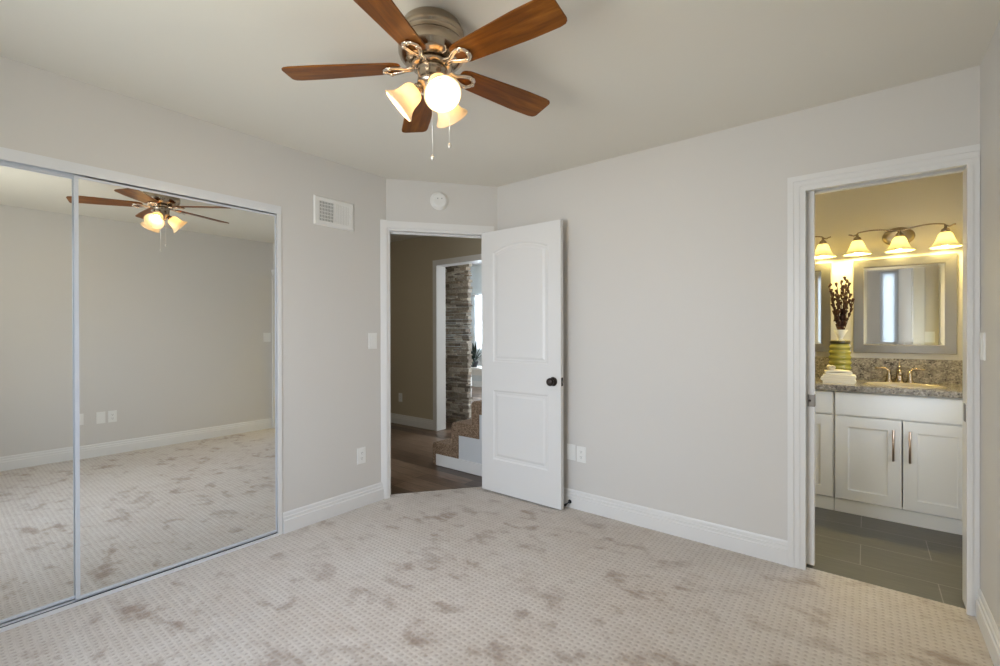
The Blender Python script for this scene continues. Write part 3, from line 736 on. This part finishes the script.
# stone clad wall end
bm = BM(); cols = []
SX0, SX1, SF = -5.4, -4.205, 4.62
z = 0.0
while z < 2.78:
    hgt = random.choice((0.022, 0.03, 0.038, 0.048)); x = SX0 - random.uniform(0, 0.2)
    while x < SX1 - 0.02:
        ln = random.uniform(0.06, 0.24); x1 = min(x+ln, SX1)
        if SX1 - x1 < 0.05: x1 = SX1
        xe = x1 + (random.uniform(-0.015, 0.030) if x1 == SX1 else -0.003)
        dp = random.uniform(0.0, 0.042); k0 = len(bm.faces)
        jz = random.uniform(0, 0.008)
        vs = box(bm, x, xe, SF-dp, SF+0.05, z+0.002, z+hgt-jz)
        for v in vs: v.co += Vector((random.uniform(-.003, .003), random.uniform(-.006, .006) if v.co.y < SF+0.02 else 0, random.uniform(-.002, .002)))
        g = random.choice(((0.36, 0.31, 0.26), (0.46, 0.405, 0.34), (0.26, 0.22, 0.185), (0.54, 0.48, 0.415), (0.40, 0.33, 0.26), (0.62, 0.56, 0.49)))
        cols += [g]*6; x = x1
    z += hgt
lay = bm.loops.layers.color.new('stone')
bm.faces.ensure_lookup_table()
for f, g in zip(bm.faces, cols):
    for lp in f.loops: lp[lay] = (*[c**(1/2.2) for c in g], 1)
tag(obj('stone_column', bm, STONE), 'stacked grey-brown ledge stone column seen through the open doorway', 'stone column')
# living room shell
bm = BM(); box(bm, -8.7, -1.4, YH+0.14, 8.3, 2.80, 2.86); struct('ceiling_living', bm, plain('living_ceiling', (0.85, 0.86, 0.87), 0.7))
LW0, LW1, LZ0, LZ1 = -7.02, -5.9, 0.92, 2.12
PW0, PW1, PZ1 = -4.5, -2.7, 2.15
bm = BM()
for x0, x1, z0, z1 in ((-8.7, LW0, 0, 2.8), (LW0, LW1, 0, LZ0), (LW0, LW1, LZ1, 2.8), (LW1, PW0, 0, 2.8), (PW0, PW1, PZ1, 2.8), (PW1, -1.4, 0, 2.8)): box(bm, x0, x1, 8.0, 8.12, z0, z1)
struct('wall_living', bm, LIVP, 'pale blue-grey living room wall with a bright window', 'wall')
bm = BM(); box(bm, -8.7, -8.6, YH+0.14, 8.0, 0, 2.8); struct('wall_living_side', bm, LIVP)
window('window_3', LW0, LW1, LZ0, LZ1, 8.06, 2, 'bright living room window between stone column and open door')
window('added_window_4', PW0, PW1, 0.02, PZ1, 8.06, 2, 'added unseen tall window for living room daylight past the stone column')  # added window, out of view, to carry the extra living room daylight
bm = BM()                                                    # gathered sheer curtain
n = 60; xs = [LW0-0.03 + (LW1-LW0+0.06)*i/n for i in range(n+1)]
lo = [bm.verts.new((x, 7.955+0.018*math.sin(i*1.35), 0.86)) for i, x in enumerate(xs)]; hi = [bm.verts.new((x, 7.955+0.014*math.sin(i*1.35), 2.10)) for i, x in enumerate(xs)]
for i in range(n): f = bm.faces.new((lo[i], lo[i+1], hi[i+1], hi[i])); f.smooth = True
rt = empty('sheer_curtain', (-6.46, 7.95, 0.86)); tag(rt, 'sheer white curtain hanging over the living room window', 'curtain')
obj('fabric', bm, SHEER, rt, recalc=False)
bm = BM(); tube(bm, [(LW0-0.12, 7.955, 2.115), (LW1+0.12, 7.955, 2.115)], 0.012)
for x in (LW0-0.08, LW1+0.08): tube(bm, [(x, 7.955, 2.115), (x, 8.0, 2.115)], 0.006)
obj('curtain_rod', bm, TRIM, rt)
baseboard('baseboard_living', (-8.6, 8.0), (PW0, 8.0), (0, -1))
# console table and plant
ct = empty('console_table', (-5.0, 6.15, 0)); tag(ct, 'white console table under the dark leafy plant in the living room', 'console table')
bm = BM(); rbox(bm, -5.75, -4.35, 5.9, 6.35, 0.60, 0.645, 0.004); obj('table_top', bm, TRIM, ct)
bm = BM(); box(bm, -5.70, -4.40, 5.94, 6.31, 0.52, 0.60); obj('apron', bm, TRIM, ct)
for x in (-5.68, -4.42):
    for y in (5.96, 6.29):
        bm = BM(); tube(bm, [(x, y, -0.004), (x, y, 0.53)], [0.018, 0.026], 10); obj('leg', bm, TRIM, ct)
pp = empty('potted_plant', (-5.42, 6.1, 0.645)); tag(pp, 'dark leafy plant beside the stone column in the living room', 'plant')
bm = BM(); lathe(bm, [(0, 0), (0.05, 0), (0.085, 0.10), (0.09, 0.105), (0.08, 0.105), (0.075, 0.09), (0, 0.09)], 24, Matrix.Translation((-5.42, 6.1, 0.645))); obj('pot', bm, POTD, pp)
bm = BM()
for k in range(46):
    a = random.uniform(0, 2*PI); el = random.uniform(0.15, 1.35); ln = random.uniform(0.26, 0.60)
    p0 = Vector((-5.42, 6.1, 0.735)); d = Vector((math.cos(a)*math.cos(el), math.sin(a)*math.cos(el), math.sin(el)))
    s = d.cross(Vector((0, 0, 1))).normalized(); prev = None
    for i in range(6):
        tt = i/5; c = p0 + d*ln*tt + Vector((0, 0, -0.25*ln*tt*tt)); wd = 0.004 + 0.017*math.sin(PI*min(1, tt*1.05))*(tt > 0.15)
        up = d.cross(s)*0.002
        cur = [bm.verts.new(c - s*wd), bm.verts.new(c + up), bm.verts.new(c + s*wd), bm.verts.new(c - up)]
        if prev:
            for q in range(4): bm.faces.new((prev[q], prev[(q+1) % 4], cur[(q+1) % 4], cur[q]))
        else: bm.faces.new(cur[::-1])
        prev = cur
    bm.faces.new(prev)
obj('foliage', bm, LEAFD, pp)

# ------------------------------------------------------------------ bathroom
YB, VX1, VX0 = 4.525, 0.530, -1.50
bm = BM(); box(bm, VX0-0.1, 0.66, B+0.036, YB+0.05, -0.06, -0.002); struct('floor_bathroom', bm, TILE, 'dark grey tile floor in the bathroom', 'floor')
bm = BM(); box(bm, VX0-0.1, 0.66, BT, YB+0.1, H, H+0.06); struct('ceiling_bathroom', bm, CEIL)
bm = BM(); box(bm, VX0-0.1, 0.66, YB, YB+0.1, 0, H); struct('wall_bathroom', bm, BATHP, 'warm-lit bathroom wall behind the vanity mirrors', 'wall')
bm = BM(); U0, U1, UZ0, UZ1 = 3.18, 3.86, 0.90, 1.70             # added unseen window in the right wall, brings daylight onto the cabinets
for y0, y1, z0, z1 in ((BT, U0, 0, H), (U0, U1, 0, UZ0), (U0, U1, UZ1, H), (U1, YB, 0, H)): box(bm, VX1+0.005, VX1+0.105, y0, y1, z0, z1)
box(bm, VX0-0.1, VX0, BT, YB, 0, H); struct('wall_bathroom_side', bm, BATHP)
bm = BM(); t = 0.04; xw = VX1+0.055
for y0, y1, z0, z1 in ((U0, U0+t, UZ0, UZ1), (U1-t, U1, UZ0, UZ1), (U0+t, U1-t, UZ0, UZ0+t), (U0+t, U1-t, UZ1-t, UZ1), (U0+t, U1-t, (UZ0+UZ1)/2-0.015, (UZ0+UZ1)/2+0.015)): box(bm, xw-0.03, xw+0.03, y0, y1, z0, z1)
w5 = struct('added_window_5', bm, TRIM, 'added unseen bathroom window lighting the vanity from the right', 'window')
bm = BM(); box(bm, xw-0.003, xw+0.003, U0+t, U1-t, UZ0+t, UZ1-t); obj('pane', bm, GLASS, w5)
bm = BM()                                                     # bathroom side of the doorway wall is painted like the bathroom
box(bm, VX0, BX0-0.09, BT, BT+0.002, 0, H); box(bm, BX1+0.09, VX1+0.005, BT, BT+0.002, 0, H); box(bm, BX0-0.09, BX1+0.09, BT, BT+0.002, BH+0.08, H)
struct('wall_bathroom_door', bm, BATHP)
bm = BM()
box(bm, BX0-0.08, BX0, BT+0.0, BT+0.016, 0, BH+0.075); box(bm, BX1, BX1+0.08, BT, BT+0.016, 0, BH+0.075); box(bm, BX0, BX1, BT, BT+0.016, BH, BH+0.075)
struct('trim_8', bm, TRIM)
# vanity cabinets
YFr = 4.012
def shaker(name, x0, x1, z0, z1, parent, stile=0.070, thick=0.019):
    bm = BM(); fn = lambda a, b_, d: Vector((a, YFr + d, b_))
    o_ = [(x0, z0), (x1, z0), (x1, z1), (x0, z1)]
    if stile:
        pn = [(x0+stile, z0+stile), (x1-stile, z0+stile), (x1-stile, z1-stile), (x0+stile, z1-stile)]
        lp = face_holes(bm, o_, [pn], fn); panel_rings(bm, lp[1], pn, [(0.001, 0.006), (0.010, 0.007)], fn)
    else: lp = face_holes(bm, o_, [], fn)
    bkv = [bm.verts.new((a, YFr+thick, b_)) for a, b_ in o_]
    for i in range(4): q = (i+1) % 4; bm.faces.new((lp[0][i], lp[0][q], bkv[q], bkv[i]))
    bm.faces.new(bkv[::-1]); return obj(name, bm, CABW, parent)
def pull(x, z0, z1, parent):
    bm = BM(); tube(bm, [(x, YFr-0.030, z0), (x, YFr-0.030, z1)], 0.0065, 12)
    for zz in (z0+0.03, z1-0.03): tube(bm, [(x, YFr+0.001, zz), (x, YFr-0.030, zz)], 0.005, 10)
    obj('handle', bm, plain('bar_pull', (0.55, 0.42, 0.34), 0.28, metal=1.0) if 'bar_pull' not in bpy.data.materials else bpy.data.materials['bar_pull'], parent)
def cabinet(x0, x1, label):
    root = empty('vanity_cabinet', ((x0+x1)/2, (YFr+YB)/2, 0)); tag(root, label, 'cabinet', 'bathroom vanity cabinets')
    bm = BM(); q_ = 0.018; y0, y1 = YFr+0.020, YB-0.001
    box(bm, x0, x0+q_, y0, y1, 0.085, 0.848); box(bm, x1-q_, x1, y0, y1, 0.085, 0.848); box(bm, x0+q_, x1-q_, y0, y1, 0.085, 0.103)
    box(bm, x0+q_, x1-q_, y1-0.006, y1, 0.103, 0.848); box(bm, x0+q_, x1-q_, y0, y0+q_, 0.655, 0.70); box(bm, x0+q_, x1-q_, y0, y0+q_, 0.81, 0.848)
    obj('carcass', bm, CABW, root)
    bm = BM(); box(bm, x0, x1, YFr+0.008, YFr+0.020, -0.002, 0.088); obj('toe_board', bm, CABW, root)
    return root
cb = cabinet(-0.1755, VX1, 'wide white sink cabinet with two doors and bar handles')
shaker('false_front', -0.168, 0.522, 0.684, 0.838, cb, 0)
for x0, x1, hx in ((-0.168, 0.183, 0.140), (0.190, 0.522, 0.222)): pull(hx, 0.408, 0.612, shaker('door', x0, x1, 0.094, 0.672, cb))
c2 = cabinet(-1.0, -0.1785, 'white side cabinet with drawers, left of the sink cabinet')
for x0, x1, hx in ((-0.994, -0.592, -0.64), (-0.587, -0.186, -0.545)):
    dw = shaker('drawer', x0, x1, 0.684, 0.838, c2, 0)
    bm = BM(); xm = (x0+x1)/2 - 0.06; tube(bm, [(xm-0.08, YFr-0.030, 0.762), (xm+0.08, YFr-0.030, 0.762)], 0.0065, 12)
    for q in (-0.05, 0.05): tube(bm, [(xm+q, YFr+0.001, 0.762), (xm+q, YFr-0.030, 0.762)], 0.005, 10)
    obj('handle', bm, bpy.data.materials['bar_pull'], dw)
    pull(hx, 0.408, 0.612, shaker('door', x0, x1, 0.094, 0.672, c2))
# countertop with oval cut-out
CT0, CT1, CY0, CY1, CZ0, CZ1 = -1.0, VX1, 3.990, YB, 0.849, 0.889
SCX, SCY, SA, SB = 0.205, 4.245, 0.205, 0.150
bm = BM(); nS = 40
ov = [(SCX+SA*math.cos(2*PI*i/nS), SCY+SB*math.sin(2*PI*i/nS)) for i in range(nS)]
oc = [(CT0, CY0), (CT1, CY0), (CT1, CY1), (CT0, CY1)]
la = face_holes(bm, oc, [ov], lambda a, b_, d: Vector((a, b_, CZ1))); lb = face_holes(bm, oc, [ov], lambda a, b_, d: Vector((a, b_, CZ0)))
for i in range(4): q = (i+1) % 4; bm.faces.new((la[0][i], la[0][q], lb[0][q], lb[0][i]))
for i in range(nS): q = (i+1) % nS; bm.faces.new((la[1][i], la[1][q], lb[1][q], lb[1][i]))
ctp = obj('countertop', bm, GRANITE); tag(ctp, 'speckled brown granite countertop along the vanity', 'countertop')
bm = BM(); rbox(bm, CT0, CT1, YB-0.021, YB-0.001, CZ1, 1.060, 0.002); obj('backsplash', bm, GRANITE, ctp)
bm = BM()
Mk = Matrix.Translation((SCX, SCY, 0)) @ Matrix.Diagonal((1.0, SB/SA, 1, 1))
lathe(bm, [(SA+0.010, CZ1), (SA+0.009, CZ1+0.003), (SA+0.004, CZ1+0.004), (SA-0.004, CZ1+0.002), (SA-0.010, CZ1-0.02), (SA-0.035, CZ1-0.08), (SA-0.09, CZ1-0.125), (0.022, CZ1-0.135), (0, CZ1-0.135), (0, CZ1-0.142), (SA-0.085, CZ1-0.132), (SA-0.026, CZ1-0.085), (SA-0.004, CZ1-0.02), (SA-0.002, CZ1)], 44, Mk, close=True)
sk = obj('sink', bm, SINKM); tag(sk, 'oval biscuit-coloured sink set in the granite countertop', 'sink')
bm = BM(); lathe(bm, [(0, 0.004), (0.018, 0.003), (0.020, 0), (0, 0)], 20, Matrix.Translation((SCX, SCY, CZ1-0.135))); obj('drain', bm, STEEL, sk)
# faucet
FXC = 0.190
fa = empty('faucet', (FXC, 4.452, CZ1)); tag(fa, 'brushed nickel two-handle faucet behind the bathroom sink', 'faucet')
FYq = 4.452
bm = BM(); lathe(bm, [(0, 0), (0.030, 0), (0.030, 0.006), (0.024, 0.012), (0.020, 0.04), (0.016, 0.075), (0.013, 0.105), (0.014, 0.112), (0.011, 0.118), (0, 0.119)], 26, Matrix.Translation((FXC, FYq, CZ1)))
tube(bm, [(FXC, FYq, CZ1+0.095), (FXC, FYq-0.035, CZ1+0.105), (FXC, FYq-0.080, CZ1+0.090), (FXC, FYq-0.108, CZ1+0.062)], [0.013, 0.0125, 0.0115, 0.010], 14); obj('spout', bm, NICKEL, fa)
bm = BM(); tube(bm, [(FXC, FYq+0.012, CZ1+0.10), (FXC, FYq+0.012, CZ1+0.140)], [0.003, 0.003], 8); ball(bm, (FXC, FYq+0.012, CZ1+0.143), 0.006); obj('lift_rod', bm, NICKEL, fa)
for s in (1, -1):
    hx = FXC + s*0.058
    bm = BM(); lathe(bm, [(0, 0), (0.027, 0), (0.027, 0.006), (0.020, 0.014), (0.014, 0.05), (0.011, 0.085), (0, 0.088)], 24, Matrix.Translation((hx, FYq, CZ1)))
    tube(bm, [(hx, FYq, CZ1+0.07), (hx+s*0.004, FYq, CZ1+0.088), (hx+s*0.018, FYq, CZ1+0.099), (hx+s*0.05, FYq, CZ1+0.101), (hx+s*0.080, FYq-0.004, CZ1+0.100)], [0.011, 0.0105, 0.009, 0.0075, 0.006], 12, flat=(1, 0.9)); obj('lever_handle', bm, NICKEL, fa)
# mirrors
def vanity_mirror(x0, label):
    w, z0, z1, fw, y = 0.575, 1.100, 1.808, 0.062, YB
    x1 = x0+w; root = empty('vanity_mirror', ((x0+x1)/2, y, z0)); tag(root, label, 'mirror', 'framed mirrors over the vanity')
    bm = BM(); box(bm, x0+fw-0.006, x1-fw+0.006, y-0.012, y-0.006, z0+fw-0.006, z1-fw+0.006); obj('glass', bm, MIRRORB, root)
    bm = BM(); fn = lambda a, b_, d: Vector((a, y-d, b_))
    o0 = [(x0, z0), (x1, z0), (x1, z1), (x0, z1)]
    rings = [(0, 0), (0, 0.022), (0.002, 0.024), (fw-0.004, 0.020), (fw, 0.018), (fw, 0.0)]
    prev = None
    for ins, dep in rings:
        cur = [bm.verts.new(fn(a, b_, dep)) for a, b_ in (inset_poly(o0, ins) if ins else o0)]
        if prev:
            for i in range(4): q = (i+1) % 4; bm.faces.new((prev[i], prev[q], cur[q], cur[i]))
        prev = cur
    obj('frame', bm, NICKELF, root)
    bm = BM(); i0, i1 = fw-0.001, fw+0.020                      # bevelled border strip of the glass
    a_ = [bm.verts.new(fn(a, b_, 0.0122)) for a, b_ in inset_poly(o0, i0)]; c_ = [bm.verts.new(fn(a, b_, 0.0142)) for a, b_ in inset_poly(o0, i1)]; d_ = [bm.verts.new(fn(a, b_, 0.0121)) for a, b_ in inset_poly(o0, i1)]
    for i in range(4): q = (i+1) % 4; bm.faces.new((a_[i], a_[q], c_[q], c_[i])); bm.faces.new((c_[i], c_[q], d_[q], d_[i]))
    obj('bevelled_edge', bm, MIRRORB, root)
    return root
vanity_mirror(-0.077, 'nickel-framed mirror above the sink, wholly in view')
vanity_mirror(-0.795, 'nickel-framed mirror at the left of the bathroom doorway, half cut off')
# vanity lights
def vanity_light(cx, label):
    cz = 1.955; y = YB; root = empty('vanity_light', (cx, y, cz)); tag(root, label, 'wall lamp', 'three-shade lights over the vanity mirrors')
    bm = BM(); lathe(bm, [(0, 0.020), (0.055, 0.020), (0.080, 0.014), (0.092, 0.006), (0.094, 0.0), (0, 0)], 40, Matrix.Translation((cx, y, cz+0.01)) @ RX @ Matrix.Diagonal((1, 0.75, 1, 1))); obj('back_plate', bm, SATIN, root)
    bm = BM(); pts = []; ya = y-0.125
    for i in range(41):
        t_ = -1 + 2*i/40; x = cx + t_*0.292
        pts.append((x, ya, 1.990 + 0.022*math.sin(abs(t_)*PI*1.15 - 0.35) - (0.012 if abs(t_) > 0.8 else 0)*math.sin(PI*(abs(t_)-0.8)/0.16 if abs(t_) < 0.96 else PI) + (0.10*(abs(t_)-0.92) if abs(t_) > 0.92 else 0)))
    tube(bm, pts, 0.0048, 8); obj('curved_arm', bm, NICKEL, root)
    bm = BM(); tube(bm, [(cx, y-0.015, cz+0.02), (cx, ya+0.03, cz+0.027), (cx, ya, 1.982)], 0.008, 10); obj('support', bm, NICKEL, root)
    BB = [(0.016, 0), (0.026, -0.003), (0.036, -0.014), (0.043, -0.034), (0.051, -0.058), (0.062, -0.080), (0.075, -0.096), (0.085, -0.103), (0.087, -0.106), (0.084, -0.107)]
    for s in (-1, 0, 1):
        px = cx + s*0.240
        zt = 1.948
        bm = BM(); lathe(bm, bell(BB), 40, Matrix.Translation((px, ya, zt)), close=True); sh = obj('lamp_shade', bm, BSHADE, root)
        bm = BM(); lathe(bm, [(0, 0.046), (0.007, 0.044), (0.008, 0.030), (0.010, 0.026), (0.021, 0.020), (0.025, 0.006), (0.025, -0.006), (0.016, -0.010), (0, -0.010)], 24, Matrix.Translation((px, ya, zt))); obj('socket', bm, NICKEL, sh)
        bm = BM(); lathe(bm, [(0, -0.008), (0.012, -0.010), (0.014, -0.026), (0.024, -0.050), (0.028, -0.070), (0.027, -0.084), (0.018, -0.097), (0, -0.102)], 20, Matrix.Translation((px, ya, zt))); obj('bulb', bm, BBULB, sh)
    return root
vanity_light(0.188, 'three-shade vanity light centred over the sink mirror')
vanity_light(-0.505, 'vanity light at the left of the bathroom doorway, only its last shade showing')
# unseen round ceiling lamps added to brighten the bathroom and the hall
def added_ceiling_lamp(x, y, z, label, mat, r=0.14):
    root = empty('added_ceiling_lamp', (x, y, z)); tag(root, label, 'added lamp')
    bm = BM(); lathe(bm, [(0, 0), (r+0.015, 0), (r+0.015, -0.02), (r, -0.026), (r-0.01, -0.026), (r-0.01, -0.004), (0, -0.004)], 40, Matrix.Translation((x, y, z))); obj('base', bm, NICKEL, root)
    bm = BM(); lathe(bm, [(r-0.012, -0.020), (r-0.02, -0.045), (r*0.6, -0.068), (0, -0.078)], 40, Matrix.Translation((x, y, z))); obj('diffuser', bm, mat, root)
added_ceiling_lamp(0.15, 3.27, H, 'added unseen ceiling lamp brightening the bathroom', emit('bath_fill', (1.0, 0.90, 0.66), 9))
added_ceiling_lamp(-4.6, 2.7, HT, 'added unseen ceiling lamp brightening the hall', emit('hall_fill', (1.0, 0.80, 0.52), 8))
# vase with dried stems, towels
VC = Vector((-0.156, 4.36, CZ1))
prof = [(0, 0), (0.055, 0), (0.060, 0.006)]
for i in range(57):
    z = 0.010 + 0.255*i/56; prof.append((0.064 + 0.006*math.sin(PI*i/56) + 0.0040*math.sin(2*PI*i/56*6.5), z))
prof += [(0.060, 0.272), (0.058, 0.276), (0.062, 0.282), (0.063, 0.300), (0.060, 0.305), (0.054, 0.300), (0.053, 0.278), (0.055, 0.260), (0.055, 0.020), (0, 0.014)]
bm = BM(); lathe(bm, prof, 44, Matrix.Translation(VC))
vs = tag(obj('vase', bm, VASEM), 'ribbed olive green glass vase beside the cream towels', 'vase')
bm = BM(); lathe(bm, [(0.0635, 0.281), (0.0652, 0.285), (0.0652, 0.300), (0.0635, 0.303)], 44, Matrix.Translation(VC), close=True); obj('dark_band', bm, plain('dark_band', (0.05, 0.04, 0.015), 0.3), vs)
db = empty('dried_stems', VC + Vector((0, 0, 0.02))); tag(db, 'bunch of dark red dried budded stems standing in the green vase', 'dried flowers')
wr = VC + Vector((0.004, 0, 0))
bm = BM(); lathe(bm, [(0.034, 0.292), (0.014, 0.318), (0.016, 0.328), (0.046, 0.385), (0.043, 0.386), (0.013, 0.330), (0.011, 0.318), (0.030, 0.292)], 24, Matrix.Translation(wr), close=True); obj('paper_wrap', bm, PAPER, db)
bud0 = None
for k in range(14):
    a = 2*PI*k/14 + random.uniform(-.2, .2); sp = random.uniform(0.3, 1.0); tp = VC + Vector((0.012+math.cos(a)*0.085*sp, math.sin(a)*0.05*sp, random.uniform(0.60, 0.77)))
    p0 = VC + Vector((math.cos(a+PI)*0.03, math.sin(a+PI)*0.03, 0.022)); p1 = VC + Vector((0.004+math.cos(a)*0.006, math.sin(a)*0.006, 0.325))
    pts = [p0, p1] + [p1.lerp(tp, t_/5) + Vector((random.uniform(-.004, .004), random.uniform(-.004, .004), 0)) for t_ in range(1, 6)]
    bm = BM(); tube(bm, pts, [0.0032]*7, 6); s_ = obj('stem', bm, TWIG, db)
    for q in range(7):
        c = p1.lerp(tp, 0.22 + 0.78*q/6); off = random.uniform(0, 2*PI)
        if bud0 is None:
            bm = BM(); lathe(bm, [(0, -0.020), (0.005, -0.013), (0.0085, 0.001), (0.011, 0.013), (0.007, 0.019), (0, 0.017)], 8)
            bud = bud0 = obj('bud', bm, BUD, s_, local=True)
        else: bud = bud0.copy(); C.objects.link(bud); bud.parent = s_
        bud.location = c + Vector((math.cos(off)*0.006, math.sin(off)*0.006, 0)) - world_loc(s_)
        bud.rotation_euler = (random.uniform(-.5, .5), random.uniform(-.5, .5), 0)
def cloth_fold(x0, x1, y0, y1, z0, layers, lt, name, label, rz=0.0, bulge=0.0):
    """folded cloth: one continuous band folded back and forth, round folds on alternate sides"""
    bm = BM(); mid = []; r = lt*0.5
    for i in range(layers):
        z = z0 + lt*(i+0.5); xs = (x0+r, x1-r) if i % 2 == 0 else (x1-r, x0+r)
        for q in range(9): mid.append((xs[0] + (xs[1]-xs[0])*q/8, z + bulge*math.sin(PI*q/8)*(i/max(1, layers-1))))
        if i < layers-1:
            s = 1 if i % 2 == 0 else -1
            for a in (45, 90, 135): ar = math.radians(a); mid.append((xs[1] + s*r*0.9*math.sin(ar), z + lt*(1-math.cos(ar))/2))
    th = lt*0.46; n = len(mid); up_ = []; dn_ = []
    for i in range(n):
        a = Vector(mid[max(0, i-1)]); b_ = Vector(mid[min(n-1, i+1)]); t_ = (b_-a).normalized(); nn = Vector((-t_.y, t_.x))
        up_.append(Vector(mid[i]) + nn*th); dn_.append(Vector(mid[i]) - nn*th)
    cx, cy = (x0+x1)/2, (y0+y1)/2; Rz = Matrix.Translation((cx, cy, 0)) @ Matrix.Rotation(rz, 4, 'Z') @ Matrix.Translation((-cx, -cy, 0))
    ny = 6; rows = []
    for j_ in range(ny+1):
        y = y0 + (y1-y0)*j_/ny; wv = 0.0015*math.sin(j_*2.1)
        rows.append([bm.verts.new(Rz @ Vector((p_.x+wv, y, p_.y))) for p_ in up_ + dn_[::-1]])
    m_ = len(rows[0])
    for a, b_ in zip(rows[:-1], rows[1:]):
        for i in range(m_): f = bm.faces.new((a[i], a[(i+1) % m_], b_[(i+1) % m_], b_[i])); f.smooth = True
    for row in (rows[0], rows[-1]):
        for i in range(n-1): bm.faces.new((row[i], row[i+1], row[m_-2-i], row[m_-1-i]))
    o = obj(name, bm, CREAM); tag(o, label, 'towel', 'cream towels by the vase'); return o
cloth_fold(-0.256, -0.062, 4.10, 4.235, CZ1, 4, 0.0155, 'folded_towel', 'large cream towel folded flat on the countertop')
cloth_fold(-0.245, -0.085, 4.12, 4.225, CZ1+0.063, 2, 0.0125, 'folded_towel', 'smaller cream cloth folded on top of the large towel', 0.12, 0.006)
bm = BM()                                                     # rolled cloth at the top
pts = []
for i in range(40):
    a = i/39*4.2*PI; r_ = 0.003 + 0.0175*i/39; pts.append((r_*math.cos(a), r_*math.sin(a)))
th = 0.0018; up_ = []; dn_ = []
for i in range(40):
    a = Vector(pts[max(0, i-1)]); b_ = Vector(pts[min(39, i+1)]); t_ = (b_-a).normalized(); nn = Vector((-t_.y, t_.x)); up_.append(Vector(pts[i])+nn*th); dn_.append(Vector(pts[i])-nn*th)
ring = up_ + dn_[::-1]
Mr = Matrix.Translation((-0.205, 4.175, CZ1+0.1105)) @ Matrix.Rotation(0.25, 4, 'Z')
ra = [bm.verts.new(Mr @ Vector((p_.x, -0.045, p_.y))) for p_ in ring]; rb = [bm.verts.new(Mr @ Vector((p_.x, 0.045, p_.y))) for p_ in ring]
for i in range(80): q = (i+1) % 80; f = bm.faces.new((ra[i], ra[q], rb[q], rb[i])); f.smooth = True
for row in (ra, rb):
    for i in range(39): bm.faces.new((row[i], row[i+1], row[78-i], row[79-i]))
tag(obj('rolled_washcloth', bm, CREAM), 'small rolled cream washcloth on top of the folded towels', 'towel', 'cream towels by the vase')
